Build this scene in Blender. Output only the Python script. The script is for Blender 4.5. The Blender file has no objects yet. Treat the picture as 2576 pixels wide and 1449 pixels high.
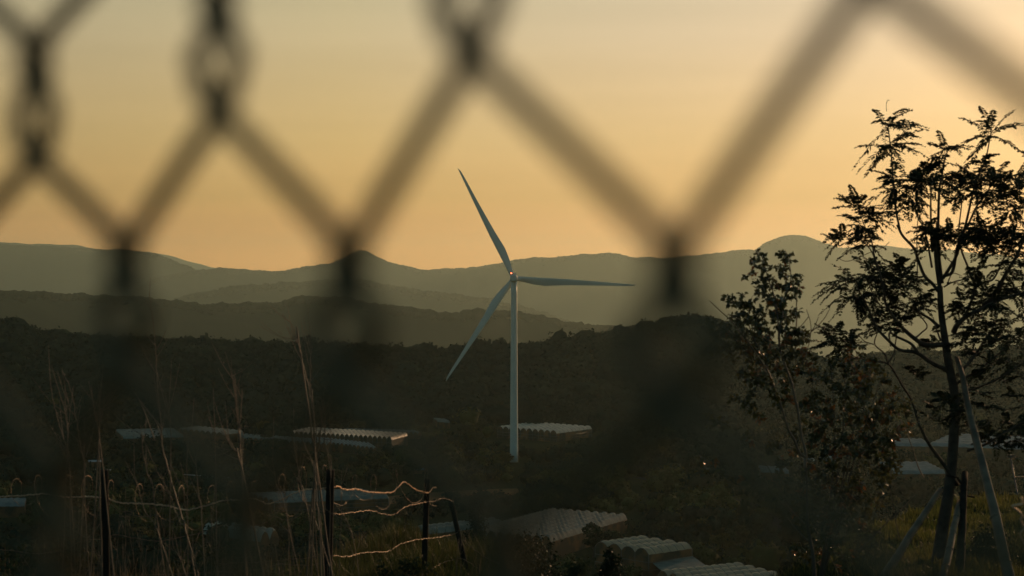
import bpy, math, random
import numpy as np
from mathutils import Vector, noise as mnoise
R = math.radians
rng = np.random.default_rng(7)
random.seed(7)
scn = bpy.context.scene
col = scn.collection

# ------------------------------------------------------------------ camera
FPX = 5000.0                      # focal length in units of the 2576-wide view
CX, CY = 1288.0, 724.5
cam_d = bpy.data.cameras.new('camera')
cam_d.sensor_width = 36.0
cam_d.lens = 36.0 * FPX / 2576.0
cam_d.clip_start = 0.02
cam_d.clip_end = 60000
cam_d.dof.use_dof = True
cam_d.dof.focus_distance = 900.0
cam_d.dof.aperture_fstop = 7.2
cam = bpy.data.objects.new('camera', cam_d)
col.objects.link(cam)
cam.location = (0, 0, 0)
cam.rotation_euler = (R(90), 0, 0)
scn.camera = cam

# ------------------------------------------------------------------ sky, sun, exposure
SUN_AZ, SUN_EL = R(26), R(7.0)    # to the right of the view direction, low
SKY_GAIN = 1.0
w = bpy.data.worlds.new('World'); scn.world = w; w.use_nodes = True
nt = w.node_tree; N = nt.nodes; L = nt.links; N.clear()
def wn(t, **k):
    n = N.new(t)
    for a, b in k.items(): setattr(n, a, b)
    return n
out = wn('ShaderNodeOutputWorld'); bg = wn('ShaderNodeBackground')
bg.inputs['Strength'].default_value = SKY_GAIN
sky = wn('ShaderNodeTexSky', sky_type='NISHITA')
sky.sun_disc = False; sky.sun_elevation = SUN_EL; sky.sun_rotation = SUN_AZ
sky.dust_density = 4.0; sky.air_density = 1.5
tc = wn('ShaderNodeTexCoord')
nrm = wn('ShaderNodeVectorMath', operation='NORMALIZE'); L.new(tc.outputs['Generated'], nrm.inputs[0])
sep = wn('ShaderNodeSeparateXYZ'); L.new(nrm.outputs[0], sep.inputs[0])
# elevation ramp (z from 0 to .25 spread over most of the ramp)
el = wn('ShaderNodeMapRange'); el.inputs['From Min'].default_value = -0.01; el.inputs['From Max'].default_value = 0.40
L.new(sep.outputs['Z'], el.inputs['Value'])
ramp = wn('ShaderNodeValToRGB'); L.new(el.outputs[0], ramp.inputs[0])
def zpos(z): return (z + 0.01) / 0.41
stops = [(0.0, (1.20, 0.53, 0.14)), (0.018, (1.14, 0.52, 0.14)), (0.033, (0.86, 0.43, 0.13)), (0.045, (0.72, 0.41, 0.13)),
         (0.075, (0.67, 0.45, 0.185)), (0.124, (0.60, 0.475, 0.275)), (0.16, (0.50, 0.45, 0.29)),
         (0.26, (0.24, 0.33, 0.27)), (0.39, (0.11, 0.18, 0.17))]
cr = ramp.color_ramp
while len(cr.elements) > 1: cr.elements.remove(cr.elements[-1])
cr.elements[0].position = zpos(stops[0][0]); cr.elements[0].color = (*stops[0][1], 1)
for z, c in stops[1:]:
    e = cr.elements.new(min(zpos(z), 1)); e.color = (*c, 1)
# brighter towards the sun, dim and cool away from it
sd = Vector((math.sin(SUN_AZ), math.cos(SUN_AZ), 0.09)).normalized()
dot = wn('ShaderNodeVectorMath', operation='DOT_PRODUCT'); dot.inputs[1].default_value = sd
L.new(nrm.outputs[0], dot.inputs[0])
br = wn('ShaderNodeValToRGB'); mr = wn('ShaderNodeMapRange')
mr.inputs['From Min'].default_value = -1; mr.inputs['From Max'].default_value = 1
L.new(dot.outputs['Value'], mr.inputs['Value']); L.new(mr.outputs[0], br.inputs[0])
bstops = [(-1, (0.24, 0.44, 0.68)), (0.0, (0.25, 0.42, 0.62)), (0.55, (0.55, 0.60, 0.68)), (0.72, (0.64, 0.66, 0.68)),
          (0.86, (.93, .94, .93)), (0.96, (1.06, 1.08, 1.34)), (1.0, (1.3, 1.28, 1.6))]
cr = br.color_ramp
while len(cr.elements) > 1: cr.elements.remove(cr.elements[-1])
cr.elements[0].position = 0; cr.elements[0].color = (*bstops[0][1], 1)
for d, c in bstops[1:]:
    e = cr.elements.new((d + 1) / 2); e.color = (*c, 1)
# very soft horizontal cloud streaks low over the hills
mp = wn('ShaderNodeMapping'); mp.inputs['Scale'].default_value = (2.2, 2.2, 34)
L.new(nrm.outputs[0], mp.inputs[0])
nz = wn('ShaderNodeTexNoise'); nz.inputs['Scale'].default_value = 2.0; nz.inputs['Detail'].default_value = 5
L.new(mp.outputs[0], nz.inputs[0])
nm = wn('ShaderNodeMapRange'); nm.inputs['From Min'].default_value = .3; nm.inputs['From Max'].default_value = .7
nm.inputs['To Min'].default_value = .955; nm.inputs['To Max'].default_value = 1.045
L.new(nz.outputs[0], nm.inputs['Value'])
mul = wn('ShaderNodeVectorMath', operation='MULTIPLY'); L.new(ramp.outputs[0], mul.inputs[0]); L.new(br.outputs[0], mul.inputs[1])
mul2 = wn('ShaderNodeVectorMath', operation='SCALE'); L.new(mul.outputs[0], mul2.inputs[0]); L.new(nm.outputs[0], mul2.inputs['Scale'])
sc = wn('ShaderNodeVectorMath', operation='SCALE'); sc.inputs['Scale'].default_value = 0.012; L.new(sky.outputs[0], sc.inputs[0])
ad = wn('ShaderNodeVectorMath', operation='ADD'); L.new(mul2.outputs[0], ad.inputs[0]); L.new(sc.outputs[0], ad.inputs[1])
L.new(ad.outputs[0], bg.inputs[0]); L.new(bg.outputs[0], out.inputs[0])

sl = bpy.data.lights.new('sun', 'SUN'); sl.energy = 2.2; sl.angle = R(0.6); sl.color = (1.0, 0.58, 0.30)
so = bpy.data.objects.new('sun', sl); col.objects.link(so)
sun_dir = Vector((math.sin(SUN_AZ) * math.cos(SUN_EL), math.cos(SUN_AZ) * math.cos(SUN_EL), math.sin(SUN_EL)))
so.rotation_euler = (-sun_dir).to_track_quat('-Z', 'Y').to_euler()

scn.view_settings.view_transform = 'Standard'; scn.view_settings.look = 'None'
scn.view_settings.exposure = 0.0; scn.view_settings.gamma = 1.0
scn.render.engine = 'CYCLES'
scn.cycles.volume_bounces = 1; scn.cycles.max_bounces = 6; scn.cycles.diffuse_bounces = 3
scn.cycles.transparent_max_bounces = 8; scn.cycles.use_denoising = True
HAZE_DENSITY = 3.0e-5

# ------------------------------------------------------------------ helpers
def P(px, py, D):
    "the point seen at (px, py) of the 2576-wide view at depth D"
    return np.array([(px - CX) / FPX * D, D, (CY - py) / FPX * D])
def Pz(px, py, z):
    return P(px, py, -z * FPX / (py - CY))
def rA(u, v): return (.3055 * u, 1006.3 + .3055 * v)            # tracing grids
def rB(u, v): return (644 + .3055 * u, 1006.3 + .3055 * v)
def rC(u, v): return (1288 + .3055 * u, 1006.3 + .3055 * v)
def rD(u, v): return (1932 + .3055 * u, 1006.3 + .3055 * v)
def rE(u, v): return (1932 + .3055 * u, 566 + .3055 * v)
def rF(u, v): return (1932 + .3055 * u, 188.7 + .3055 * v)
def rG(u, v): return (1729.5 + .2821 * u, 597.5 + .2821 * v)
def rH(u, v): return (125.8 + .3472 * u, 691.8 + .3472 * v)
def rI(u, v): return (566 + .3472 * u, 754.7 + .3472 * v)
def rJ(u, v): return (1729.5 + .3055 * u, 1006.3 + .3055 * v)

def tag(o, label=None, cat=None, group=None, kind=None):
    if label: o['label'] = label
    if cat: o['category'] = cat
    if group: o['group'] = group
    if kind: o['kind'] = kind
    return o
def empty(name, loc, label, cat, group=None):
    o = bpy.data.objects.new(name, None); col.objects.link(o); o.location = loc
    o.empty_display_size = .2
    return tag(o, label, cat, group)

class MB:
    def __init__(s): s.v = []; s.f = []; s.n = 0
    def add(s, v, f):
        v = np.asarray(v, float).reshape(-1, 3); f = np.asarray(f, int)
        s.v.append(v); s.f.append(f + s.n); s.n += len(v)
    def tube(s, pts, rad, k=6, cap=True):
        pts = np.asarray(pts, float); n = len(pts)
        rad = np.full(n, rad, float) if np.isscalar(rad) else np.asarray(rad, float)
        t = np.gradient(pts, axis=0); t /= np.linalg.norm(t, axis=1)[:, None] + 1e-12
        ref = np.array([0, 0, 1.0]) if abs(t[:, 2]).mean() < .8 else np.array([0, 1.0, 0])
        a = np.cross(t, ref); a /= np.linalg.norm(a, axis=1)[:, None] + 1e-12
        b = np.cross(t, a)
        th = np.arange(k) * 2 * math.pi / k
        ring = pts[:, None, :] + rad[:, None, None] * (np.cos(th)[None, :, None] * a[:, None, :] + np.sin(th)[None, :, None] * b[:, None, :])
        i = np.arange(n - 1)[:, None] * k; j = np.arange(k)[None, :]; j2 = (j + 1) % k
        f = np.stack([i + j, i + j2, i + k + j2, i + k + j], -1).reshape(-1, 4)
        v = ring.reshape(-1, 3)
        if cap:
            v = np.vstack([v, pts[:1], pts[-1:]]); c0 = n * k; c1 = c0 + 1
            jj = np.arange(k); j3 = (jj + 1) % k
            f = np.vstack([f, np.stack([np.full(k, c0), j3, jj, np.full(k, c0)], -1),
                           np.stack([np.full(k, c1), (n - 1) * k + jj, (n - 1) * k + j3, np.full(k, c1)], -1)])
        s.add(v, f); return s
    def box(s, c, sx, sy, sz, ax=(1, 0, 0), ay=(0, 1, 0), az=(0, 0, 1)):
        c = np.asarray(c, float); ax, ay, az = [np.asarray(q, float) for q in (ax, ay, az)]
        v = [c + i * sx / 2 * ax + j * sy / 2 * ay + k * sz / 2 * az for i in (-1, 1) for j in (-1, 1) for k in (-1, 1)]
        s.add(v, [(0, 1, 3, 2), (4, 6, 7, 5), (0, 4, 5, 1), (2, 3, 7, 6), (0, 2, 6, 4), (1, 5, 7, 3)]); return s
    def build(s, name, mat, parent=None, smooth=True, origin=None):
        v = np.vstack(s.v); fs = [f for f in s.f if len(f)]
        if origin is not None: v = v - np.asarray(origin, float)
        me = bpy.data.meshes.new(name)
        quads = np.vstack([f if f.shape[1] == 4 else np.hstack([f, f[:, :1]]) for f in fs])
        deg = (quads[:, 0] == quads[:, 3])
        cnt = np.where(deg, 3, 4)
        starts = np.concatenate([[0], np.cumsum(cnt)[:-1]])
        mask = np.ones(quads.shape, bool); mask[deg, 3] = False
        loops = quads[mask]
        me.vertices.add(len(v)); me.vertices.foreach_set('co', v.astype(np.float32).ravel())
        me.loops.add(len(loops)); me.loops.foreach_set('vertex_index', loops.astype(np.int32))
        me.polygons.add(len(quads)); me.polygons.foreach_set('loop_start', starts.astype(np.int32))
        me.polygons.foreach_set('loop_total', cnt.astype(np.int32))
        me.polygons.foreach_set('use_smooth', np.full(len(quads), smooth))
        me.update(calc_edges=True); me.validate()
        me.materials.append(mat)
        o = bpy.data.objects.new(name, me); col.objects.link(o)
        if origin is not None: o.location = origin
        if parent is not None:
            o.parent = parent
            if origin is None: o.location = -np.array(parent.location)
            else: o.location = np.asarray(origin, float) - np.array(parent.location)
        return o

def smooth_path(pts, n=8):
    "Catmull-Rom through the points"
    p = np.asarray(pts, float)
    if len(p) < 3: return np.linspace(p[0], p[-1], n + 1)
    q = np.vstack([2 * p[0] - p[1], p, 2 * p[-1] - p[-2]]); o = []
    for i in range(1, len(q) - 2):
        a, b, c, d = q[i - 1], q[i], q[i + 1], q[i + 2]
        for t in np.arange(n) / n:
            o.append(.5 * ((2 * b) + (-a + c) * t + (2 * a - 5 * b + 4 * c - d) * t * t + (-a + 3 * b - 3 * c + d) * t ** 3))
    o.append(p[-1]); return np.array(o)

# ------------------------------------------------------------------ materials
def material(name, c1, c2=None, scale=1.0, rough=.85, metal=0.0, trans=0.0, spec=.3, bump=0.0, bscale=None, coords='Object', detail=4, rand=0.0, contrast=(.35, .65)):
    m = bpy.data.materials.new(name); m.use_nodes = True
    t = m.node_tree; n = t.nodes; l = t.links; n.clear()
    o = n.new('ShaderNodeOutputMaterial'); b = n.new('ShaderNodeBsdfPrincipled')
    b.inputs['Roughness'].default_value = rough; b.inputs['Metallic'].default_value = metal
    b.inputs['Specular IOR Level'].default_value = spec
    cc = None
    g = n.new('ShaderNodeNewGeometry') if coords == 'World' else n.new('ShaderNodeTexCoord')
    vec = g.outputs['Position'] if coords == 'World' else g.outputs['Object']
    if c2 is not None:
        z = n.new('ShaderNodeTexNoise'); z.inputs['Scale'].default_value = scale; z.inputs['Detail'].default_value = detail
        l.new(vec, z.inputs['Vector'])
        r = n.new('ShaderNodeMapRange'); r.inputs['From Min'].default_value = contrast[0]; r.inputs['From Max'].default_value = contrast[1]
        l.new(z.outputs['Fac'], r.inputs['Value'])
        mx = n.new('ShaderNodeMix'); mx.data_type = 'RGBA'
        mx.inputs[6].default_value = (*c1, 1); mx.inputs[7].default_value = (*c2, 1)
        l.new(r.outputs[0], mx.inputs[0]); cc = mx.outputs[2]
    if rand:
        gi = n.new('ShaderNodeNewGeometry'); rr = n.new('ShaderNodeMapRange')
        rr.inputs['To Min'].default_value = 1 - rand; rr.inputs['To Max'].default_value = 1 + rand
        l.new(gi.outputs['Random Per Island'], rr.inputs['Value'])
        sc_ = n.new('ShaderNodeVectorMath'); sc_.operation = 'SCALE'
        if cc is not None: l.new(cc, sc_.inputs[0])
        else: sc_.inputs[0].default_value = c1
        l.new(rr.outputs[0], sc_.inputs['Scale']); cc = sc_.outputs[0]
    if cc is not None: l.new(cc, b.inputs['Base Color'])
    else: b.inputs['Base Color'].default_value = (*c1, 1)
    if bump:
        z2 = n.new('ShaderNodeTexNoise'); z2.inputs['Scale'].default_value = bscale or scale * 3; z2.inputs['Detail'].default_value = 5
        l.new(vec, z2.inputs['Vector'])
        bp = n.new('ShaderNodeBump'); bp.inputs['Strength'].default_value = bump
        l.new(z2.outputs['Fac'], bp.inputs['Height']); l.new(bp.outputs[0], b.inputs['Normal'])
    sh = b.outputs[0]
    if trans:
        tr = n.new('ShaderNodeBsdfTranslucent')
        if cc is not None: l.new(cc, tr.inputs[0])
        else: tr.inputs[0].default_value = (*c1, 1)
        mi = n.new('ShaderNodeMixShader'); mi.inputs[0].default_value = trans
        l.new(sh, mi.inputs[1]); l.new(tr.outputs[0], mi.inputs[2]); sh = mi.outputs[0]
    l.new(sh, o.inputs['Surface'])
    return m
M = dict(
    forest=material('forest_leaf', (.010, .026, .020), (.019, .038, .026), scale=.03, coords='World', rough=1, spec=0, rand=.15),
    farforest=material('far_forest', (.012, .019, .013), (.020, .028, .017), scale=.004, coords='World', rough=1, spec=0),
    tree=material('tree_leaf', (.018, .032, .018), (.042, .058, .028), scale=.35, coords='World', rough=.8, spec=.15, trans=.25, rand=.3),
    olive=material('olive_leaf', (.045, .050, .018), (.085, .080, .028), scale=.35, coords='World', rough=.8, spec=.15, trans=.3, rand=.3),
    litwood=material('olive_lit_leaf', (.034, .046, .016), (.062, .070, .022), scale=.05, coords='World', rough=.95, spec=.05, rand=.35),  # lighter copy of the woods colour, sunlit patches put into the leaf tone
    bark=material('bark', (.045, .038, .030), (.09, .078, .06), scale=9, rough=.9, bump=.6, bscale=30),
    stem=material('dry_stem', (.080, .065, .045), (.15, .118, .080), scale=5, rough=.55, spec=.4),
    darkleaf=material('feathery_leaf', (.012, .020, .008), (.026, .036, .013), scale=5, rough=.6, spec=.2, trans=.18, rand=.3),
    broadleaf=material('broad_leaf', (.040, .052, .018), (.090, .080, .028), scale=2.5, rough=.26, spec=.6, trans=.38, rand=.4),
    redleaf=material('russet_leaf', (.15, .07, .025), (.24, .11, .035), scale=2.5, rough=.25, spec=.6, trans=.35, rand=.3),
    grass=material('grass_blade', (.058, .080, .020), (.130, .120, .034), scale=1.2, rough=.6, spec=.25, trans=.55, rand=.4),
    fgrass=material('fence_grass_blade', (.040, .058, .016), (.090, .088, .028), scale=1.2, rough=.6, spec=.2, trans=.4, rand=.4),
    dry=material('dry_grass', (.13, .095, .05), (.22, .15, .075), scale=2, rough=.7, trans=.35, rand=.4),
    post=material('weathered_post', (.018, .016, .013), (.035, .030, .024), scale=8, rough=.95, bump=.5, bscale=40, spec=.1),
    stake=material('stake_wood', (.10, .08, .055), (.18, .14, .095), scale=6, rough=.7, bump=.4, bscale=50),
    wire=material('glint_tinted_wire', (1.0, .66, .42), (.45, .30, .2), scale=9, rough=.58, metal=.8, spec=.5),  # orange tone and patchy noise paint in the low sun's broken glints
    barb=material('glint_dashed_barbed_wire', (.08, .055, .04), (.34, .235, .155), scale=22, rough=.5, metal=.8, spec=.5),  # pale and dark noise paints dashes of sun glint along the strands
    mesh_wire=material('coated_mesh_wire', (.100, .092, .060), (.15, .135, .088), scale=60, rough=.85, spec=.05),
    paint=material('turbine_paint', (.50, .56, .52), (.57, .62, .57), scale=.15, rough=.45, spec=.4),
    plastic=material('greenhouse_film', (.42, .37, .28), (.58, .51, .38), scale=.25, rough=.45, spec=.3, trans=.25, bump=.25, bscale=1.4),
    plastictan=material('tan_greenhouse_film', (.34, .26, .16), (.48, .36, .22), scale=.25, rough=.5, spec=.25, trans=.25, bump=.25, bscale=1.4),
    plasticgrey=material('aged_greenhouse_film', (.12, .145, .125), (.19, .215, .185), scale=.3, rough=.8, spec=.08, trans=.15, bump=.3, bscale=1.2),
    plasticblue=material('blue_grey_film', (.15, .19, .185), (.22, .26, .25), scale=.3, rough=.8, spec=.08, trans=.15, bump=.3, bscale=1.2),
    white=material('white_sheet', (.26, .29, .24), (.36, .38, .31), scale=.2, rough=.8, spec=.1, trans=.15),
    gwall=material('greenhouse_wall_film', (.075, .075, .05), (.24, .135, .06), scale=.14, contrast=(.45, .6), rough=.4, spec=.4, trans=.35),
    frame=material('steel_frame', (.16, .16, .15), rough=.5, metal=.4),
    asphalt=material('road_grey', (.020, .025, .029), (.030, .036, .040), scale=.2, rough=1, spec=0),
    soil=material('bare_soil', (.095, .062, .034), (.15, .095, .05), scale=.08, rough=1, spec=0, bump=.15, bscale=1.0),
    lamp_paint=material('pole_paint', (.05, .075, .085), rough=.4, metal=.3),
    concrete=material('pale_roofing', (.26, .28, .29), (.36, .38, .38), scale=.3, rough=.8),
)
# red aviation lamp
m = bpy.data.materials.new('red_lamp'); m.use_nodes = True
b = m.node_tree.nodes['Principled BSDF']; b.inputs['Base Color'].default_value = (.5, .03, .01, 1)
b.inputs['Emission Color'].default_value = (1, .10, .03, 1); b.inputs['Emission Strength'].default_value = 14
M['red'] = m
# ground: dark scrub with fields
m = bpy.data.materials.new('ground_scrub'); m.use_nodes = True
t = m.node_tree; n = t.nodes; l = t.links; b = n['Principled BSDF']; b.inputs['Roughness'].default_value = 1.0; b.inputs['Specular IOR Level'].default_value = 0
g = n.new('ShaderNodeNewGeometry')
def nmix(fac, a, bb):
    mx = n.new('ShaderNodeMix'); mx.data_type = 'RGBA'; l.new(fac, mx.inputs[0])
    for i, c in ((6, a), (7, bb)):
        if isinstance(c, tuple): mx.inputs[i].default_value = (*c, 1)
        else: l.new(c, mx.inputs[i])
    return mx.outputs[2]
def nnoise(s, lo, hi, d=4):
    z = n.new('ShaderNodeTexNoise'); z.inputs['Scale'].default_value = s; z.inputs['Detail'].default_value = d
    l.new(g.outputs['Position'], z.inputs['Vector'])
    r = n.new('ShaderNodeMapRange'); r.inputs['From Min'].default_value = lo; r.inputs['From Max'].default_value = hi
    l.new(z.outputs['Fac'], r.inputs['Value']); return r.outputs[0]
c = nmix(nnoise(.02, .4, .6), (.022, .031, .018), (.038, .044, .024))
c = nmix(nnoise(.007, .55, .66), c, (.050, .050, .028))
c = nmix(nnoise(1.1, .42, .62), c, (.030, .034, .016))
l.new(c, b.inputs['Base Color'])
bp = n.new('ShaderNodeBump'); bp.inputs['Strength'].default_value = .35; l.new(nnoise(.9, .2, .8, 6), bp.inputs['Height']); l.new(bp.outputs[0], b.inputs['Normal'])
M['ground'] = m

# ------------------------------------------------------------------ terrain
VZ = -83.0
def sstep(a, b_, x):
    t_ = np.clip((x - a) / (b_ - a), 0, 1); return t_ * t_ * (3 - 2 * t_)
def gz(x, y):
    x = np.asarray(x, float); y = np.asarray(y, float)
    near = -1.6 - .07 * np.maximum(y, 0)
    near = near + .06 * np.sin(x * 1.3 + y * .7) * sstep(4, 9, y) + .05 * np.sin(x * 2.9 - y * 1.1) * sstep(4, 9, y)
    near = near - .62 * sstep(-.3, .4, x) * (1 - sstep(2.7, 3.9, x)) * sstep(6, 15, y) - .25 * (1 - sstep(-2.4, -1.7, x)) * sstep(6, 15, y)
    xe = 4.0 + (y - 24) * .27
    L_ = 24 + 20 * sstep(-.8, .8, x - xe)
    drop = np.maximum(y - L_, 0)
    z = near - drop * .13 - .0001 * drop ** 2
    und = 2.2 * np.sin(x * .011 + 1.3) * np.sin(y * .009) + 1.2 * np.sin(x * .031 + y * .017)
    floor = VZ + und * .35 * sstep(300, 520, y)
    floor = floor - 640 * sstep(2150, 9000, y)
    z = np.where(y > 8, np.maximum(z, floor), z)
    return z
ys = np.concatenate([np.linspace(-40, 10, 26), np.linspace(10.4, 60, 150), np.geomspace(61, 33000, 200)])
us = np.linspace(-1, 1, 241)
gx = us[None, :] * (np.maximum(ys, 0)[:, None] * .42 + 32); gy = np.repeat(ys[:, None], len(us), 1)
v = np.stack([gx, gy, gz(gx, gy)], -1).reshape(-1, 3)
def gridf(nr, nc):
    i, j = np.meshgrid(np.arange(nr - 1), np.arange(nc - 1), indexing='ij'); a = i * nc + j
    return np.stack([a, a + 1, a + nc + 1, a + nc], -1).reshape(-1, 4)
mb = MB(); mb.add(v, gridf(len(ys), len(us))); o = mb.build('ground', M['ground']); tag(o, kind='structure')

def fbm(x, y, s, oct=4):
    r = np.zeros_like(x); a = 1.0
    for k in range(oct):
        r += a * (np.sin(x * s + 1.7 * k + 2.1 * np.sin(y * s * .7 + k)) * np.cos(y * s * 1.13 - .9 * k + 1.3 * np.sin(x * s * .8)))
        s *= 2.1; a *= .5
    return r
ico_v = None
def icos():
    bm_v = []; t_ = (1 + 5 ** .5) / 2
    vs = np.array([(-1, t_, 0), (1, t_, 0), (-1, -t_, 0), (1, -t_, 0), (0, -1, t_), (0, 1, t_), (0, -1, -t_), (0, 1, -t_), (t_, 0, -1), (t_, 0, 1), (-t_, 0, -1), (-t_, 0, 1)], float)
    fs = [(0, 11, 5), (0, 5, 1), (0, 1, 7), (0, 7, 10), (0, 10, 11), (1, 5, 9), (5, 11, 4), (11, 10, 2), (10, 7, 6), (7, 1, 8), (3, 9, 4), (3, 4, 2), (3, 2, 6), (3, 6, 8), (3, 8, 9), (4, 9, 5), (2, 4, 11), (6, 2, 10), (8, 6, 7), (9, 8, 1)]
    vs = list(vs / np.linalg.norm(vs[0])); cache = {}; nf = []
    def mid(a, b_):
        k = (min(a, b_), max(a, b_))
        if k not in cache:
            q = (vs[a] + vs[b_]); vs.append(q / np.linalg.norm(q)); cache[k] = len(vs) - 1
        return cache[k]
    for a, b_, c_ in fs:
        x_, y_, z_ = mid(a, b_), mid(b_, c_), mid(c_, a); nf += [(a, x_, z_), (b_, y_, x_), (c_, z_, y_), (x_, y_, z_)]
    return np.array(vs), np.array(nf)
ICV, ICF = icos()
def crowns(mb, pts, rx, rz, jitter=.28):
    "rounded bumpy crowns at many points, merged"
    n_ = len(pts); k = len(ICV)
    d = 1 + rng.uniform(-jitter, jitter, (n_, k, 1))
    ang = rng.uniform(0, 6.28, n_); c_, s_ = np.cos(ang), np.sin(ang)
    vv = ICV[None] * d
    X = vv[..., 0] * c_[:, None] - vv[..., 1] * s_[:, None]; Y = vv[..., 0] * s_[:, None] + vv[..., 1] * c_[:, None]
    vv = np.stack([X * rx[:, None], Y * rx[:, None], vv[..., 2] * rz[:, None]], -1) + pts[:, None, :]
    f = ICF[None] + (np.arange(n_) * k)[:, None, None]
    mb.add(vv.reshape(-1, 3), f.reshape(-1, 3))
def tufts(mb, pts, r, n_each, size, squash=.8):
    "leaf clumps: small bent faces on a shell around each point"
    n_ = len(pts); d = rng.normal(size=(n_, n_each, 3)); d /= np.linalg.norm(d, axis=2, keepdims=True)
    d[..., 2] = np.where(d[..., 2] < -.35, -d[..., 2], d[..., 2])
    rr = r[:, None, None] * rng.uniform(.72, 1.18, (n_, n_each, 1))
    c_ = pts[:, None, :] + d * rr * np.array([1, 1, squash])
    a = rng.normal(size=c_.shape); a /= np.linalg.norm(a, axis=2, keepdims=True)
    b_ = np.cross(a, d + .3 * rng.normal(size=d.shape)); b_ /= np.linalg.norm(b_, axis=2, keepdims=True) + 1e-9
    s = (size * rng.uniform(.6, 1.5, (n_, n_each, 1))) * (r / r.mean())[:, None, None]
    q = np.stack([c_ - a * s, c_ - b_ * s * .7, c_ + a * s, c_ + b_ * s * .7], 2).reshape(-1, 3)
    mb.add(q, np.arange(len(q)).reshape(-1, 4))

def ridge(name, prof, Dc, Df, Db, zbase, ncol, nrow, mat, rough_amp, seed, treesize=None, tree_n=0, ext=1.35, forest_label=None):
    "a hill whose skyline follows the profile; optional wood on it"
    pr = np.array(prof, float); half = 1288 * ext
    px = np.linspace(1288 - half, 1288 + half, ncol)
    py = np.interp(px, pr[:, 0], pr[:, 1])
    k = np.exp(-np.linspace(-2, 2, 9) ** 2); k /= k.sum(); py = np.convolve(np.pad(py, 4, 'edge'), k, 'valid')
    for wv_, am_ in ((40, 1.5), (14, .7)):
        xs_ = np.arange(px[0], px[-1] + wv_, wv_); py = py + np.interp(px, xs_, rng.normal(0, am_, len(xs_)))
    dvar = Dc * (1 + .05 * np.sin(px * .004 + seed) + .03 * np.sin(px * .011 + 2 * seed))
    zc = (CY - py) / FPX * dvar
    vt = []; t_ = np.linspace(0, 1, nrow)
    for tt in t_:
        D = Df + (dvar - Df) * tt; z = zbase + (zc - zbase) * (1.25 * tt - .25 * tt ** 3) if True else 0
        X = (px - CX) / FPX * D
        amp = rough_amp * math.sin(math.pi * min(tt, .97)) 
        z = z + amp * fbm(X, D, 6.0 / Dc * 3) * .35 - 0
        # never rise above the skyline as seen from the viewing spot
        lim = (zc / dvar) * D - (1 - tt) * .004 * D
        z = np.where(tt < 1, np.minimum(z, lim), z)
        vt.append(np.stack([X, D, z], -1))
    for tt in np.linspace(.15, 1, max(4, nrow // 3)):
        D = dvar + (Db - dvar) * tt; z = zc + (zbase - zc) * tt ** 1.2
        vt.append(np.stack([(px - CX) / FPX * dvar * (1 + .1 * tt), D, z], -1))
    V = np.array(vt)
    if treesize is None:      # far: uneven canopy along the whole sheet
        V[..., 2] += rng.normal(size=V.shape[:2]) * rough_amp * .012
    mb = MB(); mb.add(V.reshape(-1, 3), gridf(V.shape[0], V.shape[1]))
    o = mb.build(name, mat); tag(o, kind='structure')
    if tree_n:
        fr = V[:nrow]; ii = rng.uniform(0, nrow - 1.001, tree_n); jj = rng.uniform(0, ncol - 1.001, tree_n)
        if not forest_label: ii = np.clip(nrow - 1.001 - rng.exponential(.35, tree_n), 0, None)
        nc = tree_n // 4; ii[:nc] = nrow - 1.001 - rng.uniform(0, .5, nc)      # denser on the skyline
        i0 = ii.astype(int); j0 = jj.astype(int); fi = (ii - i0)[:, None]; fj = (jj - j0)[:, None]
        pts = (fr[i0, j0] * (1 - fi) * (1 - fj) + fr[i0 + 1, j0] * fi * (1 - fj) + fr[i0, j0 + 1] * (1 - fi) * fj + fr[i0 + 1, j0 + 1] * fi * fj)
        r_ = treesize * rng.lognormal(0, .3, tree_n)
        pts[:, 2] += r_ * .1
        mb = MB(); crowns(mb, pts, r_ * (.8 if forest_label else 1), r_ * .7)
        if forest_label: tufts(mb, pts + np.array([0, 0, .1]), r_ * .95, 30, treesize * .15)
        o = mb.build('forest', M['forest'] if forest_label else M['farforest'], smooth=True)
        tag(o, forest_label or name + ' woods', 'forest', kind='stuff')
        return o, pts
    return o, None

r_far = [(-600, 700), (0, 640), (380, 634), (400, 639), (440, 648), (480, 659), (530, 671), (600, 690), (760, 710), (3200, 740)]
ridge('hills', r_far, 31500, 29500, 32800, -700, 420, 14, M['farforest'], 60, 1.0)
r_back = [(-600, 600), (0, 608), (50, 610), (110, 614), (200, 618), (240, 625), (330, 640), (420, 665), (520, 700), (900, 740), (3200, 760)]
ridge('hills', r_back, 27000, 25000, 28500, -700, 420, 14, M['farforest'], 60, 2.0)
r_left = [(-600, 640), (-200, 620), (0, 615), (100, 619), (200, 624), (250, 629), (350, 632), (400, 640), (450, 660), (480, 672), (540, 700), (640, 745), (3200, 800)]
ridge('hills', r_left, 21500, 18500, 23500, -700, 700, 18, M['farforest'], 90, 3.0, treesize=8, tree_n=6000)
r_mid = [(-600, 860), (200, 800), (330, 738), (360, 718), (400, 700), (470, 684), (500, 680), (560, 676), (640, 682), (700, 684), (760, 672), (830, 665),
         (880, 645), (905, 632), (940, 642), (975, 660), (1020, 672), (1060, 682), (1100, 678), (1200, 672), (1250, 664), (1300, 656), (1400, 650),
         (1450, 645), (1530, 638), (1600, 648), (1700, 650), (1780, 640), (1850, 632), (1900, 634), (1930, 612), (1960, 600), (1990, 595), (2030, 598),
         (2070, 610), (2120, 624), (2160, 624), (2220, 620), (2270, 628), (2350, 632), (2420, 632), (2500, 640), (2576, 655), (3200, 700)]
ridge('hills', r_mid, 18500, 15500, 20000, -700, 1100, 20, M['farforest'], 90, 4.0, treesize=8, tree_n=16000)
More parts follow.
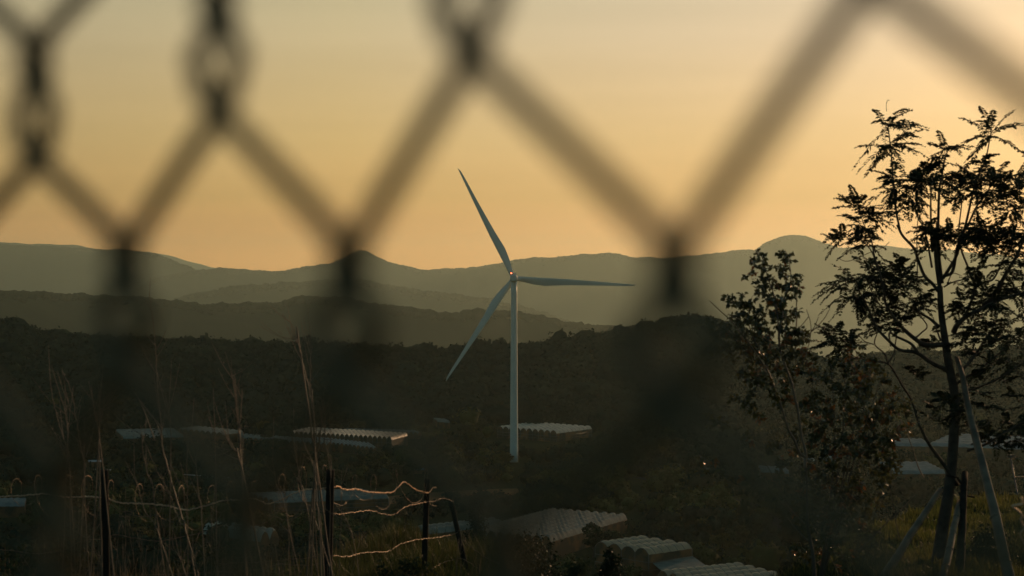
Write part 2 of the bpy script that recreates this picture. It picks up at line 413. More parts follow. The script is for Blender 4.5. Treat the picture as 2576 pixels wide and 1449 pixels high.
r_low = [(-600, 900), (300, 800), (480, 745), (600, 722), (700, 716), (800, 708), (880, 706), (950, 716), (1020, 726), (1100, 738), (1200, 752), (1290, 768), (1400, 800), (1600, 860), (3200, 900)]
ridge('hills', r_low, 13000, 11500, 14200, -600, 700, 16, M['farforest'], 60, 5.0, treesize=12, tree_n=8000)
r_2 = [(-600, 745), (0, 740), (60, 738), (150, 745), (250, 752), (330, 753), (420, 762), (500, 772), (600, 772), (650, 766), (700, 768), (740, 755), (790, 752),
       (850, 755), (880, 758), (950, 772), (1040, 782), (1100, 792), (1170, 795), (1230, 788), (1290, 790), (1370, 805), (1430, 818), (1500, 828),
       (1560, 832), (1620, 845), (1750, 880), (2100, 930), (2300, 930), (3200, 920)]
ridge('hills', r_2, 6300, 5300, 6900, -300, 900, 20, M['farforest'], 40, 6.0, treesize=8, tree_n=18000)
r_1 = [(-600, 830), (0, 822), (40, 820), (75, 842), (130, 850), (180, 858), (230, 860), (330, 868), (430, 870), (560, 872), (700, 880), (800, 882), (900, 886), (1000, 892),
       (1100, 895), (1180, 886), (1290, 886), (1400, 874), (1500, 855), (1560, 842), (1640, 826), (1690, 815), (1740, 812), (1800, 820), (1850, 838),
       (1900, 860), (1960, 884), (2020, 908), (2080, 924), (2130, 926), (2200, 908), (2300, 902), (2400, 906), (2500, 902), (2576, 888), (3200, 860)]
ridge('hills', r_1, 1600, 1230, 2100, VZ, 500, 22, M['ground'], 12, 7.0, treesize=4.6, tree_n=15000,
      forest_label='dark wooded ridge rising behind the greenhouse valley')

# ------------------------------------------------------------------ greenhouses
GH_BOX = []
def greenhouse(O, A, B, ze, nspan, nbay, wall_h, arch_h, label, film='plastic', wall='gwall', group='greenhouses in the valley', hoops=True, sub=5, cover=False):
    O, A, B = Pz(*O, ze), Pz(*A, ze), Pz(*B, ze)
    a, b = (A - O) / nspan, (B - O) / nbay
    e = empty('greenhouse', O * .0 + np.array([(A[0] + B[0]) / 2, (A[1] + B[1]) / 2, ze - wall_h]), label, 'greenhouse', group)
    sub2 = 3; mb = MB()
    nu = nspan * sub + 1; nvv = nbay * sub2 + 1
    iu = np.arange(nu) / sub; iv = np.arange(nvv) / sub2
    fu = np.abs(np.sin(np.pi * iu)); U, Vv = np.meshgrid(iu, iv, indexing='ij')
    H = arch_h * (np.abs(np.sin(np.pi * U)) ** .75)
    H = H * (1 + .20 * np.abs(np.sin(np.pi * Vv))) + .06 * np.sin(3 * U + 5 * Vv)
    pts = O + U[..., None] * a + Vv[..., None] * b + H[..., None] * np.array([0, 0, 1])
    mb.add(pts.reshape(-1, 3), gridf(nu, nvv)); mb.build('roof', M[film], e, smooth=True)
    # walls: two gable rows with arched tops and two long sides
    mb = MB(); dz = np.array([0, 0, wall_h]); n_ = nu
    for vi in (0, nvv - 1):
        top = pts[:, vi] - np.array([0, 0, .05]); bot = top.copy(); bot[:, 2] = ze - wall_h - 1.5
        mb.add(np.vstack([top, bot]), np.array([(i, i + 1, n_ + i + 1, n_ + i) for i in range(n_ - 1)]))
    for ui in (0, nu - 1):
        top = pts[ui] - np.array([0, 0, .03]); bot = top.copy(); bot[:, 2] = ze - wall_h - 1.5
        mb.add(np.vstack([top, bot]), np.array([(i, i + 1, nvv + i + 1, nvv + i) for i in range(nvv - 1)]))
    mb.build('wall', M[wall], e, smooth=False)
    if hoops:
        mb = MB()
        for k in range(nbay + 1):
            mb.tube(pts[:, k * sub2] + np.array([0, 0, .06]), .07, 4, False)
        mb.build('hoop_frame', M['frame'], e)
        mb = MB()
        for k in range(nspan + 1):
            for q in (0, nbay):
                p = O + k * a + q * b; MB().tube([p + (0, 0, .1), p - (0, 0, wall_h + 1)], .09, 4).build('frame_post', M['frame'], e)
        for hh in (.35, .7):
            for s0, s1 in ((O, A), (O, B)):
                MB().tube([s0 - (0, 0, wall_h * hh), s1 - (0, 0, wall_h * hh)], .06, 4).build('rail', M['frame'], e)
    sx = [FPX * q[0] / q[1] + CX for q in (O, A, B, A + B - O)]; sy = [CY - FPX * (q[2]) / q[1] for q in (O, A, B, A + B - O)]
    if not cover: GH_BOX.append((min(sx) - 4, min(sy) - 6, max(sx) + 4, max(sy) + (14 if nspan == 9 else 8 if hoops else -1), (O[1] + A[1]) / 2))
    return e
greenhouse((1400, 1091), (1251, 1079), (1489, 1079), -78.5, 10, 9, 4.5, 1.6, 'pale lit greenhouse with many arched bays beside the turbine tower base', film='plastic')
greenhouse((1632, 1396), (1497, 1374), (1741, 1380), -77.0, 4, 6, 6.5, 1.6, 'tall greenhouse with four arched bays and orange lit end wall', film='plastictan')
greenhouse((1765, 1478), (1655, 1447), (1965, 1456), -78.0, 4, 10, 5.0, 1.6, 'arched greenhouse roof cut by the bottom edge of the view', film='plastictan')
greenhouse((1385, 1291), (1578, 1307), (1180, 1345), -78.5, 9, 20, 4.5, 1.9, 'largest grey green greenhouse with a long slope of arched roofs behind the small trees', film='plasticgrey', hoops=False)
greenhouse((1235, 1311), (1268, 1322), (1045, 1333), -79.5, 2, 12, 3.5, 1.6, 'low bluish greenhouse behind the leaning fence post', film='plasticgrey', hoops=False)
greenhouse((978, 1254), (903, 1236), (690, 1266), -79.0, 5, 22, 4.0, 1.3, 'long grey greenhouse behind the thick middle fence post', film='plasticgrey')
greenhouse((985, 1107), (730, 1092), (1026, 1096), -78.0, 22, 5, 4.5, 1.7, 'long lit greenhouse with a row of rounded arches and orange end wall')
greenhouse((1062, 1093), (885, 1088), (1040, 1087), -78.0, 16, 4, 4.0, 1.2, 'dim grey greenhouse just behind the long lit one', film='plasticgrey', hoops=False)
greenhouse((950, 1132), (805, 1114), (930, 1119), -79.0, 14, 5, 3.5, 1.2, 'bluish greenhouse in front of the long lit one', film='plasticblue', hoops=False)
greenhouse((835, 1121), (625, 1106), (790, 1108), -79.0, 16, 5, 3.5, 1.2, 'grey greenhouse half hidden by trees left of the bluish one', film='plasticgrey', hoops=False, cover=True)
greenhouse((612, 1088), (498, 1077), (560, 1094), -77.5, 8, 6, 4.0, 1.3, 'greenhouse with pale ridge line on the slope at the left', film='plasticgrey', hoops=False)
greenhouse((462, 1100), (435, 1081), (310, 1104), -78.5, 5, 10, 3.5, 1.2, 'leftmost distant greenhouse partly covered by trees', film='plasticgrey', hoops=False, cover=True)
greenhouse((2378, 1192), (2330, 1168), (2250, 1193), -79.0, 5, 6, 3.5, 1.5, 'pale blue greenhouse seen behind the trunk of the feathery tree', film='plasticblue', hoops=False)
greenhouse((2158, 1172), (2140, 1154), (2022, 1162), -79.0, 4, 8, 3.5, 1.4, 'small greenhouse seen through the russet bush', film='plasticblue', hoops=False, cover=True)
greenhouse((2600, 1132), (2640, 1104), (2338, 1122), -78.5, 5, 14, 3.5, 1.5, 'wide pale greenhouse behind the right branches of the feathery tree', film='plasticblue', hoops=False)
greenhouse((2338, 1124), (2320, 1110), (2245, 1122), -78.5, 4, 6, 3.5, 1.5, 'narrow greenhouse between the russet bush and the feathery trunk', film='plasticblue', hoops=False)
greenhouse((1985, 1192), (1975, 1181), (1915, 1188), -79.0, 3, 4, 3.0, 1.3, 'tiny grey greenhouse left of the russet bush', film='plasticblue', hoops=False)
greenhouse((62, 1274), (66, 1260), (-90, 1275), -79.0, 3, 10, 3.5, 1.3, 'bluish greenhouse at the left edge under the loose wire', film='plasticblue', hoops=False)
greenhouse((655, 1364), (702, 1354), (508, 1343), -78.5, 2, 8, 2.5, 3.0, 'smooth white tunnel greenhouse behind the bare stems', film='white', hoops=False)
greenhouse((1132, 1064), (1120, 1058), (1100, 1061), -80.0, 2, 3, 2.5, 1.2, 'tiny far greenhouse on the slope left of the turbine', film='plasticgrey', hoops=False)

def shed(c, w_, d_, h_, rot, label, roofmat='concrete'):
    c = np.asarray(c, float); ax = np.array([math.cos(rot), math.sin(rot), 0]); ay = np.array([-math.sin(rot), math.cos(rot), 0])
    e = empty('shed', c, label, 'shed')
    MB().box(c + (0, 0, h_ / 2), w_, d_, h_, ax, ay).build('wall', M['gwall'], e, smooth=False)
    mb = MB(); up = np.array([0, 0, 1.0]); rh = h_ * .3
    p = [c + s1 * ax * (w_ / 2 + .4) + s2 * ay * (d_ / 2 + .4) + up * (h_ + .05) for s1 in (-1, 1) for s2 in (-1, 1)]
    q = [c + s1 * ax * (w_ / 2 + .4) + up * (h_ + rh) for s1 in (-1, 1)]
    mb.add(p + q, [(0, 2, 5, 4), (1, 4, 5, 3)]); mb.add([p[0], p[1], q[0], p[2], p[3], q[1]], np.array([(0, 1, 2), (3, 5, 4)]))
    mb.build('roof', M[roofmat], e, smooth=False)
    MB().box(c - ay * (d_ / 2 + .02) + (0, 0, h_ * .35), w_ * .12, .06, h_ * .7, ax, ay).build('door', M['post'], e, smooth=False)
shed(Pz(1068, 1196, VZ), 9, 5, 2.6, -.15, 'small shed with pale flat roof behind the thin fence post', 'plasticblue')
shed(Pz(238, 1174, VZ), 5, 4, 2.4, .3, 'pale roofed shed left of the bare stems in the valley')
shed(Pz(2575, 1100, VZ), 14, 6, 3, .1, 'far shed at the right edge of the valley')
# lean-to roof joining the two near greenhouses
a0, a1, a2, a3 = Pz(1632, 1408, -79.2), Pz(1741, 1398, -79.2), Pz(1790, 1432, -80.5), Pz(1675, 1444, -80.5)
e = empty('lean_to', a0 * .5 + a2 * .5 - np.array([0, 0, 2.5]), 'flat grey sheet roof between the two nearest greenhouses', 'lean-to')
mb = MB(); up = np.array([0, 0, .15]); mb.add([a0, a1, a2, a3, a0 - up, a1 - up, a2 - up, a3 - up], [(0, 1, 2, 3), (7, 6, 5, 4), (0, 4, 5, 1), (1, 5, 6, 2), (2, 6, 7, 3), (3, 7, 4, 0)])
mb.build('roof', M['plasticgrey'], e, smooth=False)
for q in (a0, a1, a2, a3):
    MB().tube([q * .985 + a0 * .015 - up, q * 1.0 - (0, 0, 5)], .09, 6).build('post', M['frame'], e)

# field, road and track laid on the valley floor
def patch(name, pts, mat, lift, z=None):
    base = [Pz(px, py, VZ) for px, py in pts]
    c = np.mean(base, axis=0); vs = [c] + base; n_ = len(base); rings = []
    V = []; F = []
    K = 10
    for k in range(K + 1):
        for q in base:
            p = c + (q - c) * k / K; V.append([p[0], p[1], float(gz(p[0], p[1])) + lift])
    for k in range(K):
        for i in range(n_): F.append((k * n_ + i, k * n_ + (i + 1) % n_, (k + 1) * n_ + (i + 1) % n_, (k + 1) * n_ + i))
    mb = MB(); mb.add(V, F); return mb.build(name, mat)
tag(patch('field', [(870, 1262), (980, 1250), (1060, 1244), (1150, 1240), (1240, 1237), (1300, 1236), (1310, 1242), (1290, 1252), (1240, 1250), (1180, 1256), (1080, 1264), (980, 1268)], M['soil'], .15), kind='structure')
tag(patch('field', [(330, 1240), (420, 1228), (520, 1222), (560, 1236), (500, 1252), (380, 1262)], M['soil'], .15), kind='structure')
def road(pts, wid, mat, lift=.12, name='road'):
    c = smooth_path([Pz(px, py, VZ) for px, py in pts], 6); t_ = np.gradient(c, axis=0); t_ /= np.linalg.norm(t_, axis=1)[:, None]
    s = np.stack([-t_[:, 1], t_[:, 0], t_[:, 2] * 0], -1) * wid / 2
    l_, r_ = c - s, c + s
    for q in (l_, r_): q[:, 2] = gz(q[:, 0], q[:, 1]) + lift
    V = np.stack([l_, r_], 1).reshape(-1, 3); n_ = len(c)
    mb = MB(); mb.add(V, [(2 * i, 2 * i + 1, 2 * i + 3, 2 * i + 2) for i in range(n_ - 1)])
    return tag(mb.build(name, mat), kind='structure')
road([(1885, 1272), (1925, 1300), (1960, 1325), (2010, 1362)], 7, M['asphalt'], .3)
road([(230, 1178), (330, 1182), (420, 1188), (520, 1196), (620, 1203)], 3, M['concrete'], .25, 'path')
road([(1600, 1205), (1700, 1222), (1800, 1235), (1850, 1260), (1885, 1272)], 5, M['asphalt'], .3)

# ------------------------------------------------------------------ valley woods and single trees
def free(px, py, h, D, wpx=0):
    for x0, y0, x1, y1, Dg in GH_BOX:
        if D < Dg + 5 and px + wpx > x0 and px - wpx < x1 and py > y0 and py - h < y1 - 2: return False
        if abs(D - Dg) < 40 and x0 - 6 < px < x1 + 6 and y0 < py < y1 + 14: return False
    if abs(px - 1292) < 16 + wpx and D < 950 and py - h < 1166: return False
    return True
pts = []; rad = []
while len(pts) < 5200:
    D = 560 * (1320 / 560) ** rng.uniform() ; px = rng.uniform(-450, 3050); py = CY - VZ / D * FPX
    r_ = rng.lognormal(math.log(3.0), .35)
    if fbm(np.array([px * 1.0]), np.array([D * 2.0]), .012)[0] < -.55: continue
    if 860 < px < 1320 and 1232 < py < 1272: continue
    if 1272 < py < 1366 and abs(px - np.interp(py, [1272, 1300, 1325, 1362], [1885, 1925, 1960, 2010])) < 26: continue
    if not free(px, py, 1.9 * r_ * FPX / D, D, r_ * FPX / D): continue
    X = (px - CX) / FPX * D; pts.append((X, D, float(gz(X, D)) + r_ * .75)); rad.append(r_)
pts = np.array(pts); rad = np.array(rad)
sel = (fbm(pts[:, 0], pts[:, 1], .013) + rng.normal(0, .25, len(pts))) > .62
for q_, mt_, lb_ in ((~sel, 'forest', 'low dark scrub and woods covering the valley floor between the greenhouses'), (sel, 'litwood', 'patches of the valley woods coloured lighter olive green as if sunlit')):
    mb = MB(); crowns(mb, pts[q_], rad[q_] * .66, rad[q_] * .62, .3); tufts(mb, pts[q_], rad[q_], 62, .44)
    tag(mb.build('woods', M[mt_], smooth=True), lb_, 'woods', kind='stuff')

def tree_mesh(h, r, seed, kind='round', nclump=26, nleaf=60, leaf=.34):
    "crown of leaf clumps and a tapered trunk with limbs, base at the origin"
    rs = np.random.default_rng(seed); cl = []
    for k in range(nclump):
        t_ = rs.uniform(.0, 1)
        if kind == 'cone': rr = r * (1 - t_) * rs.uniform(.5, 1) + .15; zz = h * (.12 + .86 * t_)
        else: rr = r * math.sqrt(max(0, 1 - (2 * t_ - 1) ** 2)) * rs.uniform(.45, 1.0); zz = h * (.36 + .56 * t_)
        a = rs.uniform(0, 6.28); cl.append((rr * math.cos(a), rr * math.sin(a), zz))
    cl = np.array(cl)
    mc = MB(); tufts(mc, cl, np.full(len(cl), r * (.34 if kind != 'cone' else .28)) * rs.uniform(.7, 1.3, len(cl)), nleaf, leaf)
    mt = MB(); tr = np.array([(0, 0, -.8), (.05 * r, 0, h * .2), (0, .06 * r, h * .45), (.04 * r, 0, h * .8)])
    mt.tube(smooth_path(tr, 4), np.linspace(h * .028, h * .008, 13), 6)
    for k in range(7):
        c_ = cl[rs.integers(len(cl))]; z0 = c_[2] * rs.uniform(.45, .75)
        mt.tube(smooth_path([(0, 0, z0), (c_[0] * .5, c_[1] * .5, z0 + (c_[2] - z0) * .4), c_], 4), np.linspace(h * .012, h * .003, 9), 5)
    return mc, mt
def make_tree(name, loc, h, r, seed, mat, label, group=None, kind='round', **k):
    mc, mt = tree_mesh(h, r, seed, kind, **k)
    e = empty(name, loc, label, 'tree', group)
    for q, nm, mm in ((mc, 'crown', mat), (mt, 'trunk', M['bark'])):
        o = q.build(nm, mm, None, smooth=False); o.parent = e
    return e
def gpt(px, py):
    p = Pz(px, py, VZ); p[2] = float(gz(p[0], p[1])); return p
make_tree('tree', gpt(1492, 1395) , 10.5, 3.3, 11, M['tree'], 'dark upright tree standing in front of the large grey green greenhouse roofs', nclump=36)
make_tree('tree', gpt(1535, 1392), 7.5, 4.0, 12, M['tree'], 'rounded dark tree just right of the upright one before the large greenhouse')
make_tree('tree', gpt(1600, 1345) , 4.8, 3.5, 13, M['tree'], 'bushy tree at the right end of the large grey green greenhouse')
p_ = P(1197, 1460, 60); 
make_tree('shrub', gpt(1271, 1172), 5.0, 3.6, 15, M['olive'], 'olive green bush hiding the left foot of the turbine tower')
make_tree('tree', gpt(905, 1278), 4.8, 3.4, 16, M['tree'], 'dark round tree against the long grey greenhouse right of the thick post')
make_tree('tree', gpt(700, 1133), 5.5, 4.5, 17, M['tree'], 'leafy tree against the half hidden grey greenhouse')
make_tree('tree', gpt(1385, 1108), 4.0, 3.0, 18, M['tree'], 'small dark tree at the lower edge of the pale lit greenhouse')
protos = [make_tree('tree', (0, 0, -500), h, r, 30 + i, M['olive'] if i % 3 == 1 else M['tree'],
                    'dark leafy tree standing among the scrub on the valley floor', 'trees on the valley floor') for i, (h, r) in enumerate([(8, 3.4), (6.5, 3.6), (10, 3.2), (7, 4.2), (5, 2.8)])]
spots = []
cands = 0
while len(spots) < 95 and cands < 20000:
    cands += 1
    D = 565 * (1150 / 565) ** rng.uniform(); px = rng.uniform(0, 2560); py = CY - VZ / D * FPX
    if not free(px, py, 10 * FPX / D, D, 4 * FPX / D): continue
    if 860 < px < 1320 and 1225 < py < 1290: continue
    if 1860 < px < 2040 and 1265 < py < 1400: continue
    spots.append((px, py, D))
used = set()
for px, py, D in spots:
    k = int(rng.integers(5)); X = (px - CX) / FPX * D; s = rng.uniform(.75, 1.25); rz = rng.uniform(0, 6.28)
    src = protos[k]
    if k not in used: r_ = src; used.add(k); kids = []
    else:
        r_ = src.copy(); col.objects.link(r_); kids = list(src.children)
    r_.location = (X, D, float(gz(X, D)) - .2); r_.scale = (s, s, s * rng.uniform(.85, 1.15)); r_.rotation_euler = (0, 0, rz)
    for ch in kids:
        c = ch.copy(); col.objects.link(c); c.parent = r_
for k in range(5):
    if k not in used:
        for ch in list(protos[k].children): bpy.data.objects.remove(ch)
        bpy.data.objects.remove(protos[k])

# trees and bushes near the bottom edge of the frame on the near slope
def near_gz(px, D): X = (px - CX) / FPX * D; return np.array([X, D, float(gz(X, D))])

# ------------------------------------------------------------------ wind turbine
TD = 943.0
hub = P(1292, 700, TD); base = np.array([hub[0], TD, VZ])
T = empty('wind_turbine', base, 'tall pale three bladed wind turbine rising from the valley', 'wind turbine')
zs = np.linspace(0, 1, 15); tp = np.stack([np.full(15, hub[0] + .2), np.full(15, TD), VZ - 1 + zs * (hub[2] - 1.0 - VZ + 1)], -1)
MB().tube(tp, 1.95 - .55 * zs, 32).build('tower', M['paint'], T)
mb = MB()
for zz in (.33, .66): mb.tube([tp[0] + (tp[-1] - tp[0]) * (zz - .001), tp[0] + (tp[-1] - tp[0]) * (zz + .001)], 1.95 - .55 * zz + .05, 32)
mb.build('flange', M['paint'], T)
# nacelle: seen from behind, rotor on the far side
def loft(mb, secs):
    k = len(secs[0]); V = np.vstack(secs); F = [(s * k + i, s * k + (i + 1) % k, (s + 1) * k + (i + 1) % k, (s + 1) * k + i) for s in range(len(secs) - 1) for i in range(k)]
    mb.add(V, F)
    for s in (0, len(secs) - 1):
        c = secs[s].mean(0); V2 = np.vstack([secs[s], c]); mb.add(V2, np.array([(i, (i + 1) % k, k) for i in range(k)]))
def rrect(cy, w_, h_, z0, n_=4):
    q = []
    for a in np.linspace(0, 2 * math.pi, 20, endpoint=False):
        cx_, sz = math.cos(a), math.sin(a); q.append((hub[0] + w_ / 2 * math.copysign(abs(cx_) ** .45, cx_), cy, z0 + h_ / 2 * math.copysign(abs(sz) ** .45, sz)))
    return np.array(q)
mb = MB(); loft(mb, [rrect(TD - 7.2, 2.4, 2.2, hub[2] + .1), rrect(TD - 6.9, 3.3, 3.0, hub[2]), rrect(TD - 2, 3.5, 3.4, hub[2]), rrect(TD + 3.0, 3.4, 3.3, hub[2]), rrect(TD + 3.6, 2.9, 2.8, hub[2])])
nac = mb.build('nacelle', M['paint'], T)
mb = MB(); mb.box((hub[0], TD - 5.8, hub[2] + 1.95), 3.0, 1.6, .5)
mb.tube([(hub[0] + .9, TD - 6.2, hub[2] + 1.6), (hub[0] + .9, TD - 6.2, hub[2] + 3.1)], .09, 6); mb.tube([(hub[0] + .5, TD - 6.2, hub[2] + 2.9), (hub[0] + 1.3, TD - 6.2, hub[2] + 2.9)], .07, 6)
mb.build('roof_vent', M['paint'], T, smooth=False)
bc = np.array([hub[0] - 1.1, TD - 6.3, hub[2] + 2.25])
mb = MB(); mb.tube([bc - (0, 0, .3), bc, bc + (0, 0, .3)], [.26, .34, .2], 10); mb.build('aviation_lamp', M['red'], T)
hy = TD + 5.6
mb = MB(); mb.tube([(hub[0], hy - 2.0, hub[2]), (hub[0], hy - 1.7, hub[2]), (hub[0], hy + 1.0, hub[2]), (hub[0], hy + 2.0, hub[2]), (hub[0], hy + 2.6, hub[2])], [1.4, 1.75, 1.8, 1.3, .3], 24)
mb.build('hub', M['paint'], T)
for ang in (116.6, -3.3, 236.4):
    a = R(ang); d = np.array([math.cos(a), 0, math.sin(a)]); cw = np.array([math.sin(a), 0, -math.cos(a)]); ay = np.array([0, 1.0, 0])
    Lb = 58.9; secs = []
    for s in np.concatenate([[0.018], np.linspace(.05, 1, 34)]):
        chord = np.interp(s, [0, .03, .08, .16, .25, .35, .5, .7, .9, .97, 1], [2.3, 2.3, 2.6, 3.5, 3.95, 3.45, 2.7, 1.85, 1.2, .8, .14])
        thick = np.interp(s, [0, .05, .15, .3, .6, 1], [2.2, 2.1, 1.3, .8, .35, .05])
        lead = np.interp(s, [0, .05, .2, .4, 1], [-1.1, -1.1, -1.05, -1.15, -.35])       # leading edge stays nearly straight
        tw = R(np.interp(s, [0, .2, .5, 1], [14, 12, 5, 0])); ca = cw * math.cos(tw) + ay * math.sin(tw); ct = -cw * math.sin(tw) + ay * math.cos(tw)
        c0 = np.array([hub[0], hy, hub[2]]) + d * (s * Lb) + ay * (1.6 * s * s)
        q = []
        for th in np.linspace(0, 2 * math.pi, 14, endpoint=False):
            u = .5 - .5 * math.cos(th); airf = math.sin(th) * (1 if s < .06 else (1.25 * (1 - u) ** .6 * .9 + .0))
            q.append(c0 + ca * (lead + u * chord) + ct * (thick / 2 * airf))
        secs.append(np.array(q))
    mb = MB(); loft(mb, secs); mb.build('blade', M['paint'], T, smooth=False)

# ------------------------------------------------------------------ chain-link fence close to the camera
def fpl(t):    # point on the fence line in plan (t counts meshes)
    return np.array([-.1289 + .0594 * t, .537 - .0690 * t, 0.0])
fdir = np.array([.0594, -.0690, 0]); flen = np.linalg.norm(fdir); fdir /= flen; fn = np.array([fdir[1], -fdir[0], 0])
WR = .0028
VPER = .105; KN = .0284                             # vertical period, height of a twisted knot
F_ = empty('chain_link_fence', fpl(0) + np.array([0, 0, -1.6]), 'blurred dark wire mesh fence right in front of the camera', 'chain-link fence')
def strand(k):
    "wire zigzagging between the knot columns k/2 and (k+1)/2"
    pts = []
    for row in range(-15, 4):
        for side in (0, 1):
            cidx = (k + side); even = cidx % 2 == 0
            tc_ = np.interp(cidx / 2, [-8, .0, .5, 1, 1.5, 2, 2.5, 3, 3.5, 4, 8], [-8, 0, .53, 1, 1.574, 2.02, 2.655, 3.13, 3.83, 4.25, 8.3])
            if even: zl = .0397 + .0075 * np.clip(tc_, -2, 5) - .001 * np.clip(tc_, -2, 5) ** 2; offm = .0092
            else: zl = -.0145 - .0019 * (np.clip(tc_, -2, 5) - .53); offm = .0105
            if row >= 0: zl += row * VPER
            elif even: zl = -.0745 + (row + 1) * .107; tc_ += .13      # the mesh is pulled askew lower down
            else: zl += row * .107; tc_ += .10
            so_ = -1 if side == 0 else 1; o = offm / flen; f = (1 if side == 0 else -1) * WR * 1.08
            # from the bottom: crossing, open loop, crossing, long contact, parting
            lst = [(-.10, -.07, f), (.10, .04, f), (.80, .20, .3 * f), (1.0, .31, 0), (.80, .43, -.3 * f), (.12, .62, -f), (-.06, .72, -.9 * f), (-.08, .86, -.9 * f), (-.26, 1.02, -.8 * f)]
            pts.append((zl, [(tc_ + so_ * o * a, zl + KN * b_, ff) for a, b_, ff in lst]))
    pts.sort(key=lambda q_: q_[0])
    out_ = [fpl(tt) + fn * f + np.array([0, 0, zz]) for _, lst in pts for tt, zz, f in lst]
    sp = smooth_path(out_, 4)
    return sp[sp[:, 2] > -1.62]
for k in range(-16, 15):
    MB().tube(strand(k), WR, 8).build('wire', M['mesh_wire'], F_)
# top rail and posts of that fence, above and beside the view
zt = max(strand(0)[:, 2]) + .0
MB().tube([fpl(-8.2) + (0, 0, zt + .01), fpl(7.4) + (0, 0, zt + .01)], .012, 10).build('top_rail', M['mesh_wire'], F_)
for tt in (-8.3, 7.6):
    MB().tube([fpl(tt) + (0, 0, -1.65), fpl(tt) + (0, 0, zt + .05)], .02, 12).build('post', M['mesh_wire'], F_)

# ------------------------------------------------------------------ barbed wire fence on the slope
BF = empty('barbed_wire_fence', near_gz(830, 16), 'sagging barbed wire fence with dark posts and a coil glinting in low sun', 'wire fence')
def xr(pts, D0, D1=None, xs=None):
    n_ = len(pts); D1 = D0 if D1 is None else D1
    return [P(px, py, np.interp(px, [150, 830, 1140], [17, 16, 19.5])) for px, py in pts]
def post(px, py, D, wpx, dx=0, zb=None):
    top = P(px, py, D); b_ = near_gz(px + dx, D); b_[2] -= .3
    r_ = wpx / 2 * D / FPX
    pts_ = smooth_path([b_, (b_ + top) / 2 + np.array([rng.uniform(-.01, .01), 0, 0]), top - np.array([0, 0, .03]), top], 4)
    rad_ = np.linspace(r_ * 1.12, r_ * .98, len(pts_)); rad_[-1] *= .75
    MB().tube(pts_, rad_, 10).build('post', M['post'], BF)
post(263, 1192, 16.8, 19, 3); post(831, 1190, 16, 20, -12); post(1074, 1210, 19, 14, -10)
post(1136, 1262, 19.6, 12, 62); post(-120, 1200, 17.5, 19, 0)
def wire_part(name, pts2, r_, mat, barbs=False, twist=True):
    pts2 = np.array(pts2, float); path = smooth_path(xr(pts2, 0), 10)
    n_ = len(path); path += rng.normal(size=path.shape) * .0026
    mb = MB()
    L_ = np.concatenate([[0], np.cumsum(np.linalg.norm(np.diff(path, axis=0), axis=1))])
    m_ = max(20, int(L_[-1] / .012)); ss = np.linspace(0, L_[-1], m_)
    c = np.stack([np.interp(ss, L_, path[:, i]) for i in range(3)], -1)
    if twist:
        for ph in (0, math.pi):
            a = ss * 2 * math.pi / (.055 if 'top' in name else .10) + ph
            mb.tube(c + r_ * .6 * np.stack([np.sin(a) * .3, np.cos(a), np.sin(a)], -1), r_ * .6, 5)
    else: mb.tube(c, r_, 7)
    o = mb.build(name, mat, BF)
    if barbs:
        mb = MB(); s = .05
        while s < L_[-1]:
            p = np.array([np.interp(s, L_, path[:, i]) for i in range(3)])
            for q in range(4):
                d = rng.normal(size=3); d /= np.linalg.norm(d); mb.tube([p, p + d * .022], [.0018, .0007], 4)
            mb.tube([p - (.006, 0, 0), p + (.006, 0, 0)], r_ * 1.5, 6)
            s += rng.uniform(.09, .13)
        mb.build('barb', M['barb'], o)
    return path
wire_top = [(-60, 1250), rA(0, 795), rA(200, 785), rA(380, 772), rA(550, 800), rA(650, 797), rA(735, 795), rA(820, 802), rA(893, 815), rA(980, 845), rA(1100, 852), rA(1250, 857), rA(1400, 877), rA(1490, 900),
            rA(1560, 903), rA(1660, 880), rA(1750, 855), rA(1850, 825), rA(1970, 822), rA(2050, 810), rB(0, 815), rB(90, 853), rB(200, 825), rB(330, 762),
            rB(430, 733), rB(500, 742), rB(580, 722), rB(680, 715), rB(720, 737), rB(830, 735), rB(930, 757), rB(1110, 762), rB(1170, 715), rB(1225, 677),
            rB(1310, 735), rB(1400, 762), rB(1430, 757), rB(1455, 725), rB(1482, 722)]
wp = wire_part('top_wire', wire_top, .0060, M['wire'], twist=True)
wire_part('barbed_strand', [(-60, 1375), rA(0, 1232), rA(110, 1240), rA(200, 1255), rA(300, 1265), rA(500, 1240), rA(690, 1158), rA(850, 1145), rA(960, 1108), rA(1100, 1135), rA(1290, 1160), rA(1400, 1150), rA(1550, 1115), rA(1700, 1080), rA(1850, 1030), rA(2000, 1040),
           rB(0, 1025), rB(90, 1005), rB(150, 960), rB(240, 988), rB(330, 968), rB(420, 908), rB(500, 905), rB(580, 925), rB(700, 940), rB(920, 910),
           rB(1050, 938), rB(1130, 945), rB(1220, 885), rB(1310, 860), rB(1400, 840), rB(1470, 835), rB(1540, 810), rB(1620, 835)], .0030, M['barb'], True)
wire_part('barbed_strand', [rB(-300, 1350), rB(100, 1330), rB(400, 1300), rB(620, 1280), rB(740, 1290), rB(860, 1262), rB(980, 1250), rB(1090, 1245), rB(1180, 1190), rB(1310, 1155), rB(1430, 1140), rB(1560, 1120), rB(1640, 1100), rB(1700, 1050)], .0030, M['barb'], True)
wire_part('barbed_strand', [rB(-900, 1440), rB(-400, 1420), rB(0, 1400), rB(190, 1350), rB(260, 1355), rB(450, 1360), rB(580, 1320)], .0030, M['barb'], True)
wire_part('barbed_strand', [rB(1700, 1150), rB(1780, 1220), rB(1900, 1300), rB(2040, 1375), rB(2150, 1450)], .0032, M['barb'], True)
wire_part('barbed_strand', [rB(1400, 1440), rB(1500, 1360), rB(1600, 1320), rB(1700, 1310), rB(1850, 1400)], .0032, M['barb'], True)
